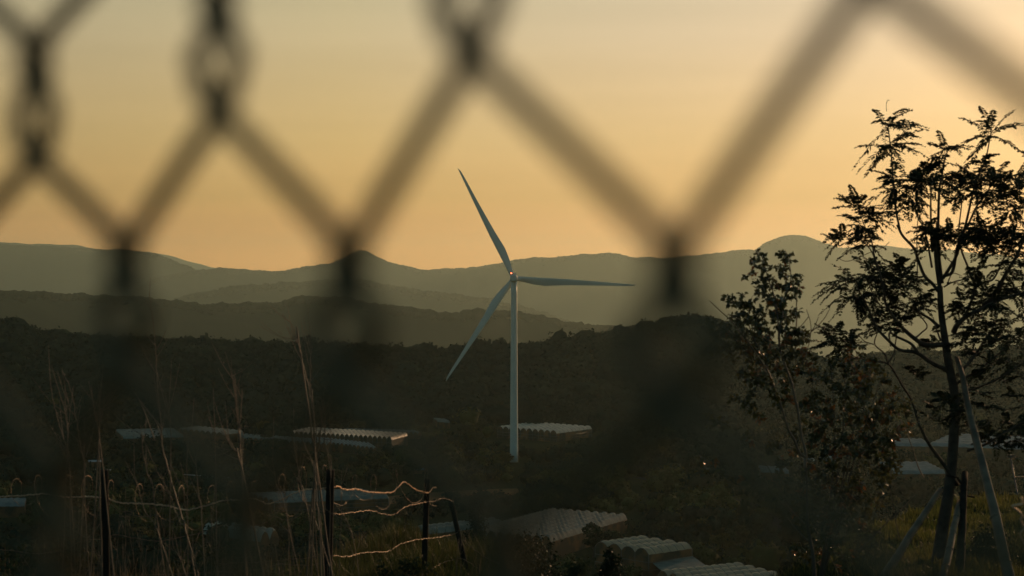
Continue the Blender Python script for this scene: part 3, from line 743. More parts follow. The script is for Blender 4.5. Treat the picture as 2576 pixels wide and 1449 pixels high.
# loose concertina coil riding over the top wire
mb = MB(); s = 0; L_ = np.concatenate([[0], np.cumsum(np.linalg.norm(np.diff(wp, axis=0), axis=1))])
ss = np.arange(0.3, L_[-1], .012); c = np.stack([np.interp(ss, L_, wp[:, i]) for i in range(3)], -1)
pxs = FPX * c[:, 0] / c[:, 1]; ph = 2 * math.pi * pxs / 60 + .9 * np.sin(pxs * .035); rr = .15 + .03 * np.sin(pxs * .021) + .03 * np.sin(pxs * .053)
helix = c + np.stack([.05 * np.cos(ph * 1.0), rr * np.cos(ph), rr * np.sin(ph) + .02], -1)
mb.tube(helix, .0014, 5); mb.build('razor_coil', M['barb'], BF)

# ------------------------------------------------------------------ bare stems at the left
def sapling(stems, D, label, r0=.0062, group='bare stems beside the barbed wire', twigs=5):
    base_px = np.mean([s[-1][0] for s in stems]); b0 = near_gz(base_px, D)
    mb = MB()
    for st in stems:
        dD = rng.uniform(-.4, .4)
        pts_ = [P(px, py, D + dD) for px, py in st]                 # tip first
        last = pts_[-1]; g_ = float(gz(last[0], D + dD))
        if last[2] > g_ + .05:
            q = last.copy(); d = last - pts_[-2]; q = last + d * ((g_ - .05 - last[2]) / min(d[2], -.02)) * .6; q[2] = g_ - .05
            if abs(q[0] - last[0]) > .4: q[0] = last[0] + math.copysign(.3, q[0] - last[0])
            pts_.append(q)
        path = smooth_path(pts_, 6); n_ = len(path)
        path[1:-1] += rng.normal(size=(n_ - 2, 3)) * .0022
        f = np.linspace(0, 1, n_) ** .8; mb.tube(path, .0012 + (r0 * .62 - .0012) * f, 5)
        for k in range(twigs):
            i = rng.integers(1, max(2, int(n_ * .6))); p = path[i]; t_ = path[i - 1] - path[i]; t_ /= np.linalg.norm(t_)
            d = t_ + rng.normal(size=3) * .45; d /= np.linalg.norm(d); ln = rng.uniform(.05, .28)
            q2 = p + d * ln * .5 + np.array([0, 0, .01]); q3 = p + d * ln + np.array([0, 0, .05 * ln / .2])
            mb.tube(smooth_path([p, q2, q3], 3), np.linspace(.0020, .0009, 7), 4)
            for z_ in range(3): 
                b_ = p + (q3 - p) * rng.uniform(.2, .9); mb.tube([b_, b_ + rng.normal(size=3) * .004 + np.array([0, 0, .006])], [.0026, .0010], 4)
    o = mb.build('bare_sapling', M['stem'], origin=b0)
    return tag(o, label, 'sapling', group)
sapling([[(376, 737), (384, 806), (391, 872), (395, 956), (400, 1022), (405, 1074), (409, 1128), (434, 1220), (455, 1297), (475, 1367)],
         [rH(845, 390), rH(820, 450), rH(782, 530), rH(768, 600), rH(775, 700)], [rH(690, 395), rH(715, 450), rH(760, 505), rH(765, 620), rH(778, 800)]][:1], 13,
        'tallest bare sapling with forked tip against the second ridge', r0=.011, twigs=9)
def extra(stems, D, r_, host):
    mb = MB()
    for st in stems: mb.tube(smooth_path([P(px, py, D) for px, py in st], 5), np.linspace(.0015, r_, (len(st) - 1) * 5 + 1), 5)
    o = mb.build('branch', M['stem'], host); return o
h1 = bpy.data.objects['bare_sapling']
for br_ in ([rH(845, 390), rH(825, 440), rH(800, 490), rH(768, 545)], [rH(690, 395), rH(715, 450), rH(760, 510)], [rH(540, 700), rH(600, 830), rH(680, 950), rH(770, 1060), rH(805, 1110)],
            [rA(1170, 40), rA(1230, 110), rA(1290, 200), rA(1330, 330)], [rH(600, 830), rH(640, 900), rH(690, 1010), rH(760, 1200)]):
    mb = MB(); pp = smooth_path([P(px, py, 13) for px, py in br_], 5); mb.tube(pp, np.linspace(.0014, .0035, len(pp)), 5); mb.build('branch', M['stem'], h1)
sapling([[rH(855, 930), rH(865, 1050), rH(875, 1200), rH(872, 1400)], [rA(1535, 150), rA(1540, 600), rA(1545, 1000), rA(1545, 1449)],
         [rA(1570, 280), rA(1610, 550), rA(1640, 800), rA(1660, 1000)]], 12.5, 'three upright pale stems just right of the tallest sapling')
sapling([[rA(420, -120), rA(435, 0), rA(490, 210), rA(550, 430), rA(570, 600), rA(580, 860)], [rA(475, -100), rA(510, 0), rA(550, 190), rA(560, 420), rA(585, 700)],
         [rA(560, -160), rA(600, 0), rA(630, 190), rA(660, 350), rA(700, 560), rA(690, 700)], [rA(560, -20), rA(575, 120), rA(560, 250), rA(552, 380)]], 13,
        'leftmost clump of thin bare stems left of the first fence post')
sapling([[rA(800, -50), rA(820, 0), rA(805, 190), rA(815, 300), rA(820, 700), rA(825, 850)], [rA(770, 60), rA(790, 180), rA(812, 300)], [rA(865, -20), rA(850, 80), rA(830, 180), rA(815, 320)],
         [rA(695, 340), rA(700, 800), rA(720, 1200), rA(730, 1449)]], 12.5, 'pale forked stem rising just above the first fence post', r0=.009)
sapling([[rA(1160, 200), rA(1180, 450), rA(1240, 680), rA(1270, 810)], [rA(1210, 380), rA(1290, 580), rA(1380, 740), rA(1480, 1000), rA(1560, 1180)],
         [rA(1090, 560), rA(1190, 900), rA(1340, 1200)], [rA(1420, 1200), rA(1520, 1420)]], 13, 'leaning bare stems crossing the top wire right of the first post')
sapling([[rA(1830, 220), rA(1900, 380), rA(1980, 480), rA(1995, 700)], [rA(1940, -10), rA(1960, 150), rA(1975, 300), rA(1985, 480), rA(2000, 720), rA(2010, 900)],
         [rI(120, 640), rI(115, 850), rI(100, 920), rI(112, 1100)], [rI(65, 540), rI(75, 700), rI(95, 860), rI(105, 1050), rI(120, 1200), rI(130, 1370)],
         [rI(0, 960), rI(80, 1100), rI(118, 1210)]], 13.5, 'bright forked sapling between the two thick posts', r0=.0095)
sapling([[(724, 802), (736, 821), (748, 859), (760, 907), (774, 963), (781, 1005), (790, 1060), (792, 1102), (792, 1164), (793, 1206), rB(500, 850), rB(520, 1050), rB(530, 1280)],
         [rI(480, 262), rI(500, 280), rI(527, 315), rI(545, 370)], [rI(620, 250), rI(620, 400), rI(616, 560), rI(618, 640), rI(640, 850)],
         [rI(690, 760), rI(695, 850), rI(690, 1000), rI(665, 1130), rI(650, 1250)], [rI(718, 740), rI(725, 960), rI(700, 1080), rI(660, 1180), rI(652, 1290)]], 13.5,
        'tall sapling with bent tip left of the thick middle post', r0=.0105, twigs=6)
sapling([[rI(485, 980), rI(520, 1150), rI(545, 1330), rI(580, 1449)], [rI(545, 980), rI(600, 1100), rI(640, 1210), rI(648, 1350)],
         [rB(290, 290), rB(340, 520), rB(375, 750), rB(430, 910), rB(480, 965)]], 14, 'dark leaning stems behind the bent tipped sapling')
sapling([[rB(235, 550), rB(240, 800), rB(265, 1000), rB(270, 1180)], [rB(130, 480), rB(170, 700), rB(240, 900)], [rB(620, 250), rB(615, 500), rB(610, 900)],
         [rB(700, 900), rB(770, 1050), rB(810, 1200)]], 14.5, 'short faint stems either side of the thick middle post', r0=.005)
sapling([[rH(1310, 700), rH(1330, 800), rH(1345, 950), rH(1365, 1150), rH(1385, 1400)], [rH(1190, 1000), rH(1195, 1200), rH(1200, 1449)]], 14, 'thin stem in front of the pale ridged greenhouse at left', r0=.006)
# thicket of dry stalks: nobody could count them
mb = MB()
for k in range(120):
    px = rng.choice([rng.uniform(120, 640), rng.uniform(-40, 1240)]); D = rng.uniform(11.5, 19)
    b_ = near_gz(px, D); h_ = rng.uniform(.5, 1.25) * (1.0 if px < 900 else .55)
    lean = rng.normal(0, .11, 2); tip = b_ + np.array([lean[0] * h_, lean[1] * h_, h_]); mid = (b_ + tip) / 2 + rng.normal(size=3) * .02
    pa = smooth_path([tip, mid, b_ - np.array([0, 0, .05])], 4); mb.tube(pa, np.linspace(.0007, .0021, len(pa)), 4)
    for z_ in range(2):
        i = rng.integers(1, 5); d = rng.normal(size=3) * .4 + np.array([0, 0, 1.0]); d /= np.linalg.norm(d); mb.tube([pa[i], pa[i] + d * rng.uniform(.08, .25)], [.0016, .0007], 4)
tag(mb.build('dry_stalks', M['stem']), 'thicket of thin dry stalks along the barbed wire fence', 'stalks', kind='stuff')

# ------------------------------------------------------------------ grass and undergrowth in the foreground
def blades(mb, x, y, h, wd, bend=.35):
    n_ = len(x); z = gz(x, y) - .02; a = rng.uniform(0, 6.28, n_); b_ = np.abs(rng.normal(0, bend, n_)) * h
    d = np.stack([np.cos(a), np.sin(a), 0 * a], -1); s = np.stack([-np.sin(a), np.cos(a), 0 * a], -1) * (wd / 2)[:, None]
    p0 = np.stack([x, y, z], -1); p1 = p0 + d * (b_ * .3)[:, None] + np.array([0, 0, 1]) * (h * .55)[:, None]; p2 = p0 + d * b_[:, None] + np.array([0, 0, 1]) * (h * .95)[:, None]
    V = np.stack([p0 - s, p0 + s, p1 - s * .8, p1 + s * .8, p2], 1).reshape(-1, 3); i = np.arange(n_) * 5
    mb.add(V, np.concatenate([np.stack([i, i + 1, i + 3, i + 2], -1), np.stack([i + 2, i + 3, i + 4, i + 2], -1)]))
n_ = 26000
px = 1040 + 330 * np.clip(rng.normal(0, .42, n_), -1.2, .62); D = rng.uniform(15.5, 24.5, n_); x = (px - CX) / FPX * D
cl_ = fbm(x * 1.0, D * 1.0, 2.6); keep = cl_ > -.35; x, D, cl_ = x[keep], D[keep], cl_[keep]
mb = MB(); blades(mb, x, D, rng.uniform(.12, .34, len(x)) * (1 + .5 * np.clip(cl_, 0, 1)), rng.uniform(.006, .012, len(x)))
tag(mb.build('grass', M['fgrass']), 'tall green grass at the foot of the barbed wire fence', 'grass', kind='stuff')
n_ = 2200; px = rng.uniform(-50, 1230, n_); D = rng.uniform(14.5, 24, n_); x = (px - CX) / FPX * D
mb = MB(); blades(mb, x, D, rng.uniform(.15, .45, n_), rng.uniform(.004, .010, n_), .5)
tag(mb.build('dry_grass', M['dry']), 'dry reddish grass blades mixed into the green grass', 'grass', kind='stuff')
# lawn under the feathery tree, lumpy with short tufts
n_ = 90000; D = rng.uniform(15, 44, n_) ; px = rng.uniform(1950, 2720, n_); x = (px - CX) / FPX * D
xe = 4.0 + (D - 24) * .27; k = (x > np.where(D < 24, 2.6, xe - .3)); x, D = x[k], D[k]
lump = fbm(x * .6, D * 2.6, 2.0); k = lump > -.5; x, D, lump = x[k], D[k], lump[k]
mb = MB(); blades(mb, x, D, rng.uniform(.05, .12, len(x)) * (1 + np.clip(lump, -.5, 1.2)), rng.uniform(.010, .022, len(x)), .5)
tag(mb.build('lawn', M['grass']), 'lumpy green lawn behind the staked feathery tree', 'lawn', kind='stuff')
n_ = 16000; px = rng.uniform(1150, 2250, n_); D = rng.uniform(15, 25, n_); x = (px - CX) / FPX * D
mb = MB(); blades(mb, x, D, rng.uniform(.1, .25, n_), rng.uniform(.008, .014, n_), .5)
tag(mb.build('grass', M['tree']), 'dark weeds on the near slope between grass and bush', 'weeds', kind='stuff')

# low leafy undergrowth
def bush_leaves(mb, centres, rads, n_each, size):
    cs = np.array(centres, float); rads = np.array(rads, float)
    for c, r_ in zip(cs, rads):
        d = rng.normal(size=(n_each, 3)); d /= np.linalg.norm(d, axis=1)[:, None]
        p = c + d * r_ * rng.uniform(.25, 1.1, (n_each, 1)) * np.array([1, 1, .85])
        leaves_at(mb, p, size)
def leaves_at(mb, p, size, droop=.5):
    n_ = len(p); a = rng.normal(size=(n_, 3)); a[:, 2] -= droop; a /= np.linalg.norm(a, axis=1)[:, None]
    nrm_ = rng.normal(size=(n_, 3)); b_ = np.cross(a, nrm_); b_ /= np.linalg.norm(b_, axis=1)[:, None]; u = np.cross(a, b_)
    s = size * rng.uniform(.6, 1.35, (n_, 1)); w_ = s * .30
    V = np.stack([p, p + a * s * .45 - b_ * w_ + u * w_ * .3, p + a * s, p + a * s * .45 + b_ * w_ + u * w_ * .3], 1).reshape(-1, 3)
    i = np.arange(n_) * 4
    mb.add(V, np.concatenate([np.stack([i, i + 1, i + 2, i], -1), np.stack([i, i + 2, i + 3, i], -1)]))
def shrub(name, px, D, w_, h_, n_c, n_each, size, mat, label, cat='shrub', conical=False, zoff=0):
    b_ = near_gz(px, D); b_[2] += zoff; cs = []; rs = []
    for k in range(n_c):
        t_ = rng.uniform(0, 1); rr = w_ / 2 * ((1 - t_ * .9) if conical else math.sqrt(max(.05, 1 - t_ ** 2))) * rng.uniform(.2, 1)
        a = rng.uniform(0, 6.28); cs.append(b_ + np.array([rr * math.cos(a), rr * math.sin(a), h_ * t_ * .92 + .02])); rs.append(w_ * rng.uniform(.10, .2))
    e = empty(name, b_, label, cat)
    mb = MB(); bush_leaves(mb, cs, rs, n_each, size); mb.build('foliage', mat, e, smooth=False)
    mb = MB()
    for c in cs[::3]: mb.tube(smooth_path([b_, b_ * .5 + c * .5 + rng.normal(size=3) * .02, c], 4), np.linspace(.012, .003, 9), 5)
    mb.build('stem', M['bark'], e)
    return e
shrub('conifer', 1197, 27, .62, 1.05, 60, 60, .035, M['darkleaf'], 'small dark conical bush with bright glints right of the leaning post', conical=True)
shrub('shrub', 1010, 18.5, .9, .34, 20, 60, .04, M['tree'], 'low dark bush in the grass right of the thick middle post')
shrub('shrub', 1325, 21, 1.3, .78, 60, 60, .04, M['darkleaf'], 'broad dark bush at the bottom edge below the large greenhouse')
shrub('shrub', 1455, 20, .62, .92, 34, 60, .04, M['tree'], 'dark bush in front of the left wall of the tall greenhouse')
shrub('shrub', 1530, 22, .5, 1.0, 30, 60, .04, M['darkleaf'], 'narrow dark bush hiding the left end of the tall greenhouse')
shrub('shrub', 80, 17.5, 1.4, .75, 40, 70, .045, M['tree'], 'dark bush in the lower left corner')
shrub('shrub', 560, 19, 1.6, .62, 40, 60, .045, M['tree'], 'dark bush below the white tunnel greenhouse')
shrub('shrub', 2480, 23.5, .95, .42, 30, 80, .04, M['darkleaf'], 'dark rounded mound of leaves on the lawn between two stakes')

# ------------------------------------------------------------------ russet bush and slender leafy sapling
def leafy(name, D, stems, clumps, n_each, size, label, cat, mat='broadleaf', red=.12, base=None):
    b_ = near_gz(*base)
    e = empty(name, b_, label, cat)
    for st in stems:
        rad_ = st[1]; pa = smooth_path([P(px, py, D + dd) for (px, py), dd in zip(st[0], np.linspace(rng.uniform(-.3, .3), 0, len(st[0])))], 5)
        MB().tube(pa, np.linspace(.0025, rad_, len(pa)), 6).build('stem', M['stem'] if len(st) < 3 else M['bark'], e)
    mb = MB(); mr_ = MB(); mt = MB()
    for (px, py), rpx in clumps:
        c = P(px, py, D + rng.uniform(-.6, .6)); r_ = rpx * D / FPX; n_ = int(n_each * rng.uniform(.7, 1.3))
        k = max(1, int(round(n_ * (rpx / 18) ** 1.3 / 9)))
        for q in range(k):                                  # sprigs: leaves strung along short twigs
            d = rng.normal(size=3); d[2] = abs(d[2]) * .8; d /= np.linalg.norm(d)
            s0 = c + rng.normal(size=3) * r_ * .35; s1 = s0 + d * r_ * rng.uniform(.5, 1.1)
            mt.tube(smooth_path([s0, (s0 + s1) / 2 + rng.normal(size=3) * .01, s1], 3), np.linspace(.0022, .0010, 7), 4)
            pp = s0 + (s1 - s0) * rng.uniform(0, 1, (9, 1)) + rng.normal(size=(9, 3)) * .008
            leaves_at(mr_ if rng.uniform() < red else mb, pp, size)
    mb.build('foliage', M[mat], e, smooth=False); tag(mt.build('twigs', M['bark'], e), kind='stuff')
    if mr_.n: mr_.build('young_leaves', M['redleaf'], e, smooth=False)
    return e
G = lambda u, v: rG(u, v)
cl1 = [(G(640, 160), 14), (G(600, 200), 14), (G(660, 240), 20), (G(700, 280), 18), (G(600, 300), 12), (G(560, 370), 16), (G(600, 430), 14), (G(680, 380), 20), (G(690, 440), 22), (G(760, 400), 20),
       (G(790, 430), 14), (G(660, 480), 14), (G(720, 520), 26), (G(790, 520), 28), (G(740, 590), 28), (G(820, 580), 28), (G(880, 560), 20), (G(910, 540), 12), (G(800, 650), 24), (G(870, 640), 18),
       (G(740, 680), 20), (G(830, 720), 26), (G(780, 760), 26), (G(870, 740), 18), (G(850, 800), 22),
       (G(855, 130), 14), (G(840, 170), 14), (G(880, 190), 14), (G(920, 215), 12), (G(860, 230), 14), (G(860, 285), 18), (G(850, 330), 12), (G(885, 350), 14), (G(910, 400), 14), (G(870, 430), 16), (G(930, 390), 12),
       (G(990, 385), 10), (G(970, 430), 14), (G(985, 490), 14), (G(960, 470), 10), (G(980, 675), 12), (G(920, 670), 12), (G(950, 700), 8),
       (G(400, 545), 16), (G(360, 545), 10), (G(400, 600), 16), (G(430, 600), 16), (G(520, 530), 12), (G(540, 600), 22), (G(510, 590), 14), (G(560, 620), 14), (G(430, 690), 18), (G(460, 740), 22),
       (G(540, 710), 26), (G(590, 720), 26), (G(600, 690), 20), (G(640, 650), 16), (G(500, 790), 20), (G(560, 770), 18), (G(640, 800), 22), (G(690, 830), 22), (G(600, 850), 22), (G(660, 870), 20), (G(720, 880), 22), (G(740, 910), 18), (G(560, 860), 16),
       (G(225, 740), 12), (G(250, 800), 20), (G(300, 830), 22), (G(340, 850), 22), (G(280, 880), 20), (G(360, 800), 16), (G(230, 860), 14), (G(390, 870), 18), (G(470, 880), 18),
       (G(900, 890), 20), (G(940, 900), 22), (G(970, 870), 20), (G(1010, 820), 18), (G(1030, 860), 16), (G(960, 950), 22), (G(1000, 960), 22), (G(900, 940), 16), (G(820, 900), 12), (G(850, 960), 12)]
for u, v in [(520, 940), (600, 960), (680, 970), (560, 1000), (640, 1040), (480, 980), (720, 1040), (800, 1030), (880, 1050), (950, 1040), (1030, 1010), (430, 1020), (380, 980), (560, 1100), (620, 1130), (700, 1140),
             (500, 1180), (560, 1220), (640, 1240), (760, 1120), (850, 1120), (800, 1200), (880, 1210), (700, 1280), (640, 1320), (560, 1300), (840, 1300), (900, 1330), (760, 1380), (480, 1260), (600, 1400), (850, 1400),
             (200, 1000), (270, 1010), (160, 980), (500, 1480), (560, 1520), (430, 1440)]:
    cl1.append((G(u, v), 20))
st1 = [([G(870, 110), G(905, 220), G(920, 330), G(910, 430), G(870, 520), G(850, 700), G(820, 850), G(830, 1010), G(880, 1160), G(930, 1300), G(960, 1449), rJ(905, 60), rJ(940, 300), rJ(965, 400), rJ(975, 470), rJ(965, 560)], .013),
       ([G(990, 385), G(980, 450), G(972, 600), G(972, 750), G(965, 860)], .006), ([G(650, 140), G(690, 250), G(715, 360), G(760, 480), G(790, 620), G(810, 780), G(815, 900), G(825, 1020)], .008, 1),
       ([G(200, 565), G(300, 660), G(390, 740), G(460, 830), G(540, 930), G(620, 1050), G(720, 1200), G(790, 1380), rJ(780, 80), rJ(830, 240), rJ(880, 330), rJ(920, 430), rJ(965, 470)], .011),
       ([G(400, 530), G(480, 620), G(540, 760), G(580, 880), G(640, 1000), G(700, 1130), G(740, 1270), G(790, 1430)], .007, 1), ([G(220, 740), G(330, 830), G(450, 930), G(560, 1040)], .006, 1),
       ([G(140, 970), G(300, 1000), G(480, 1040), G(600, 1090), G(700, 1150)], .004, 1), ([G(250, 1010), G(430, 1190), G(560, 1290), G(700, 1350), G(780, 1390)], .005, 1),
       ([G(1270, 635), G(1220, 720), G(1150, 800), G(1080, 860), G(1000, 930), G(940, 1030), G(900, 1150)], .006, 1), ([G(1390, 805), G(1280, 792), G(1180, 800), G(1090, 830), G(1000, 850), G(920, 880)], .004, 1),
       ([G(1060, 640), G(1095, 750), G(1100, 850), G(1070, 1000), G(1020, 1130)], .004, 1), ([G(1170, 705), G(1130, 800), G(1060, 900), G(1010, 1000)], .0035, 1), ([G(1080, 705), G(1010, 790), G(920, 850), G(870, 880)], .0035, 1),
       ([rJ(970, 380), rJ(980, 560), rJ(985, 800), rJ(990, 1050), rJ(1030, 1250), rJ(1045, 1449), (2052, 1500)], .020, 1),
       ([rJ(710, 660), rJ(770, 740), rJ(810, 850), rJ(890, 950), rJ(960, 1020)], .007), ([rJ(820, 965), rJ(880, 1050), rJ(930, 1105), rJ(985, 1160)], .009),
       ([rJ(560, 450), rJ(650, 530), rJ(710, 640), rJ(770, 760)], .004, 1), ([rJ(80, 470), rJ(200, 560), rJ(330, 620), rJ(500, 660), rJ(620, 720), rJ(760, 830), rJ(870, 960)], .004, 1)]
for u, v in [(130, 110), (170, 130), (180, 200), (250, 190), (300, 190), (330, 220), (290, 240), (580, 160), (560, 120), (100, 470), (120, 520), (160, 590), (230, 540), (270, 590), (460, 650), (380, 640), (520, 330), (480, 300), (520, 570), (540, 640)]:
    cl1.append((rJ(u, v), 8))
leafy('leafy_sapling', 15, st1, cl1, 26, .043, 'slender leafy sapling with pointed drooping leaves left of the feathery tree', 'tree', red=.10, base=(2050, 15))
cl2 = []
while len(cl2) < 300:
    u = rng.uniform(550, 1850); v = rng.uniform(-420, 1400)
    # outline of the bush: dense to the right, thinning out to the left
    xl = np.interp(v, [-420, -300, -100, 100, 400, 700, 1050, 1400], [1100, 850, 720, 640, 640, 760, 850, 900]); xh = np.interp(v, [-420, -300, 0, 300, 500, 700, 1050, 1400], [1350, 1560, 1800, 1830, 1760, 1640, 1560, 1450])
    dense = 1 if u > 1000 else .45
    if xl < u < xh and rng.uniform() < dense and not (1250 < u < 1400 and 440 < v < 560) and not (1700 < u and 300 < v < 400) and not (960 < u < 1080 and 460 < v < 520):
        cl2.append((rJ(u, v), rng.uniform(10, 20)))
st2 = [([rJ(1300 + du, -350 + dv), rJ(1290 + du * .7, 100), rJ(1250 + du * .4, 500), rJ(1180 + du * .2, 1000), rJ(1100 + du * .05, 1449), (2075, 1540)], r_, 1) for du, dv, r_ in
       ((0, 0, .010), (150, 60, .010), (300, 150, .009), (420, 350, .008), (-120, 50, .009), (220, 0, .008))]
st2 += [([rJ(1730, 100), rJ(1800, 260), rJ(1860, 420), rJ(1900, 550), rJ(1945, 640)], .006), ([rJ(1640, 620), rJ(1700, 900), rJ(1730, 1080), rJ(1750, 1140)], .004, 1),
        ([rJ(1250, 1449), rJ(1170, 1280), rJ(1110, 1160), rJ(1040, 1050)], .004), ([rJ(1870, 780), rJ(1780, 880), rJ(1680, 970), rJ(1560, 1090), rJ(1400, 1250)], .006, 1)]
leafy('russet_bush', 16.5, st2, cl2, 30, .042, 'dense bush of small glossy green and russet leaves in front of the feathery tree', 'bush', red=.14, base=(2075, 16.5))

# ------------------------------------------------------------------ feathery tree
TDp = 22.0
FT = empty('feathery_tree', near_gz(2370, TDp), 'spreading dark tree with feathery fern like leaves held up by stakes', 'tree')
def branch(pts2, r0, r1, dd=0.0, name='branch', mat='bark', D=TDp):
    n_ = len(pts2); pa = smooth_path([P(px, py, D + dd * i / (n_ - 1)) for i, (px, py) in enumerate(pts2)], 6)
    MB().tube(pa, np.linspace(r0, r1, len(pa)), 9).build(name, M[mat], FT); return pa
E, Fq, Dq = rE, rF, rD
tb = near_gz(2352, TDp); tbp = (FPX * tb[0] / TDp + CX, CY - FPX * (tb[2] - .1) / TDp)
branch([tbp, Dq(1400, 1300), Dq(1430, 1100), Dq(1480, 800), Dq(1520, 450), Dq(1540, 0), E(1510, 1250), E(1480, 1100), E(1450, 900), E(1425, 700), E(1415, 500)], .078, .030, name='trunk')
branch([E(1415, 520), E(1385, 300), E(1370, 100), Fq(1350, 1449), Fq(1340, 1100), Fq(1345, 850)], .024, .007, -.2)
branch([E(1430, 480), E(1405, 250), E(1395, 0), Fq(1400, 1250), Fq(1410, 950), Fq(1430, 850), Fq(1450, 720), Fq(1480, 620)], .024, .006, .3)
branch([E(1400, 545), E(1360, 490), E(1290, 420), E(1240, 300), E(1200, 190), E(1110, 90), E(1065, 0), Fq(1085, 1270), Fq(1060, 1150), Fq(1045, 1000), Fq(1030, 850), Fq(1015, 650), Fq(1000, 520), Fq(985, 400)], .020, .006, .2)
branch([E(1450, 985), E(1300, 985), E(1200, 930), E(1110, 850), E(1050, 780), E(970, 650), E(960, 560), E(960, 480)], .030, .008, -.8)
branch([E(970, 660), E(950, 520), E(920, 390), E(880, 270), E(850, 120), Fq(820, 1300), Fq(760, 1150)], .013, .005, -.3, D=TDp - .6)
branch([E(905, 380), E(860, 230), E(780, 130), Fq(720, 1330)], .009, .004, -.3, D=TDp - .6)
branch([E(1480, 1200), E(1340, 1130), E(1220, 1050), E(1090, 1030), E(1000, 960), E(900, 850), E(830, 700), E(780, 600), E(740, 520)], .026, .007, -1.0)
branch([E(1010, 1000), E(1000, 890), E(1060, 920), E(1180, 980), E(1240, 1060)], .008, .018, .2, D=TDp - .5)
branch([E(900, 640), E(860, 560), E(830, 470), E(870, 430)], .008, .004, -.3, D=TDp - .8)
branch([Dq(1300, 330), Dq(1240, 190), Dq(1180, 0), E(1110, 1330), E(1040, 1210), E(980, 1140), E(850, 1120), E(740, 1095), E(640, 1110), E(570, 1105)], .014, .006, -.8)
branch([Dq(1560, 700), Dq(1440, 520), Dq(1350, 400), Dq(1290, 300), Dq(1240, 190)], .024, .014, -.4)
branch([E(985, 1140), E(960, 1060), E(880, 985), E(895, 900), E(905, 860)], .010, .004, -.3, D=TDp - .5)
branch([E(880, 985), E(800, 960), E(740, 910), E(640, 890)], .007, .003, -.3, D=TDp - .8)
branch([E(985, 1140), E(1035, 1060), E(1050, 970), E(1065, 860)], .010, .006, .1, D=TDp - .5)
branch([E(1200, 940), E(1260, 890), E(1310, 830), E(1230, 730), E(1120, 650), E(1060, 690)], .010, .004, .2)
branch([E(1400, 830), E(1330, 770), E(1240, 720), E(1140, 660)], .020, .006, .4)
branch([E(1420, 950), E(1390, 860), E(1360, 760)], .012, .005, .4)
branch([E(1530, 880), E(1560, 820), E(1640, 750), E(1760, 690), E(1900, 620), E(2100, 560), E(2250, 520)], .032, .010, -.6)
branch([E(1540, 870), E(1650, 690), E(1700, 520), E(1670, 420), E(1640, 330), E(1590, 200), Fq(1570, 1300), Fq(1590, 1100), Fq(1600, 1000)], .018, .006, .6)
branch([E(1440, 440), E(1510, 330), E(1560, 230), E(1600, 60), Fq(1640, 1250), Fq(1720, 1080), Fq(1800, 980), Fq(1850, 880), Fq(1950, 830)], .020, .006, .5)
branch([E(1450, 420), E(1520, 380), E(1560, 180), Fq(1600, 1330), Fq(1640, 1180), Fq(1680, 1000), Fq(1720, 860), Fq(1790, 700), Fq(1820, 560), Fq(1840, 460)], .020, .005, -.5)
branch([E(1760, 690), E(1870, 560), E(1960, 400), E(2050, 250), E(2110, 90), E(2160, -80), E(2200, -250)], .026, .008, -.6)
branch([E(1700, 520), E(1780, 470), E(1860, 440), E(1940, 280), E(2040, 130), E(2150, 0)], .014, .006, .4)
branch([E(1450, 510), E(1500, 480), E(1560, 460), E(1640, 440), E(1730, 380)], .010, .004, .5)
branch([E(1470, 500), E(1520, 400), E(1600, 420)], .007, .003, .5)
branch([E(1560, 1240), E(1700, 1080), E(1780, 950), E(1860, 830), E(1900, 700)], .018, .006, .8)
branch([E(1560, 1300), E(1750, 1180), E(1900, 1060), E(2080, 900)], .018, .006, .3)
branch([E(1620, 1370), E(1830, 1300), E(2000, 1200), E(2150, 1100)], .014, .005, -.3)
branch([Dq(1640, 420), Dq(1800, 360), Dq(1930, 280), Dq(2090, 190), Dq(2250, 120)], .016, .006, -.4)
branch([Fq(1215, 1180), Fq(1240, 1100), Fq(1200, 1000), Fq(1150, 880)], .006, .004, .3)
branch([E(1350, 350), E(1310, 130), E(1270, 0), Fq(1240, 1190), Fq(1200, 1080), Fq(1160, 960)], .012, .004, .5)
branch([E(1225, 560), E(1230, 300), E(1225, 100), E(1235, -60), Fq(1235, 1150)], .007, .004, .8)

mc = MB(); mrach = MB()
def frond(base_, d, L_, npair=13, pl=.075, droop=.30):
    d = d / np.linalg.norm(d); n_ = 8; t_ = np.linspace(0, 1, n_)
    path = base_ + d * L_ * t_[:, None] + np.array([0, 0, -1]) * (droop * L_ * t_ ** 2)[:, None]
    mrach.tube(path, np.linspace(.0035, .0012, n_), 4, False)
    side = np.cross(d, (0, 0, 1)); side /= np.linalg.norm(side) + 1e-9; upv = np.cross(side, d)
    tt = np.repeat(np.linspace(.12, .98, npair), 2) + rng.uniform(-.01, .01, npair * 2); sg = np.tile([-1, 1], npair)
    p = np.stack([np.interp(tt, t_, path[:, i]) for i in range(3)], -1)
    ln = pl * (np.sin(np.pi * np.clip(tt * .86 + .12, 0, 1)) ** .6) * rng.uniform(.8, 1.15, len(tt))
    dirs = side[None] * sg[:, None] * .85 + d[None] * .5 + upv[None] * rng.normal(.12, .25, len(tt))[:, None] + rng.normal(size=(len(tt), 3)) * .06
    dirs /= np.linalg.norm(dirs, axis=1)[:, None]
    wv = np.cross(dirs, upv[None] + rng.normal(size=(len(tt), 3)) * .35); wv /= np.linalg.norm(wv, axis=1)[:, None]; wv *= .0140
    m1 = p + dirs * (ln * .5)[:, None] + np.array([0, 0, -.08]) * ln[:, None]; e_ = p + dirs * ln[:, None] + np.array([0, 0, -.38]) * ln[:, None]
    V = np.stack([p, m1 - wv, m1 + wv, e_], 1).reshape(-1, 3); i = np.arange(len(tt)) * 4
    mc.add(V, np.stack([i, i + 1, i + 3, i + 2], -1))
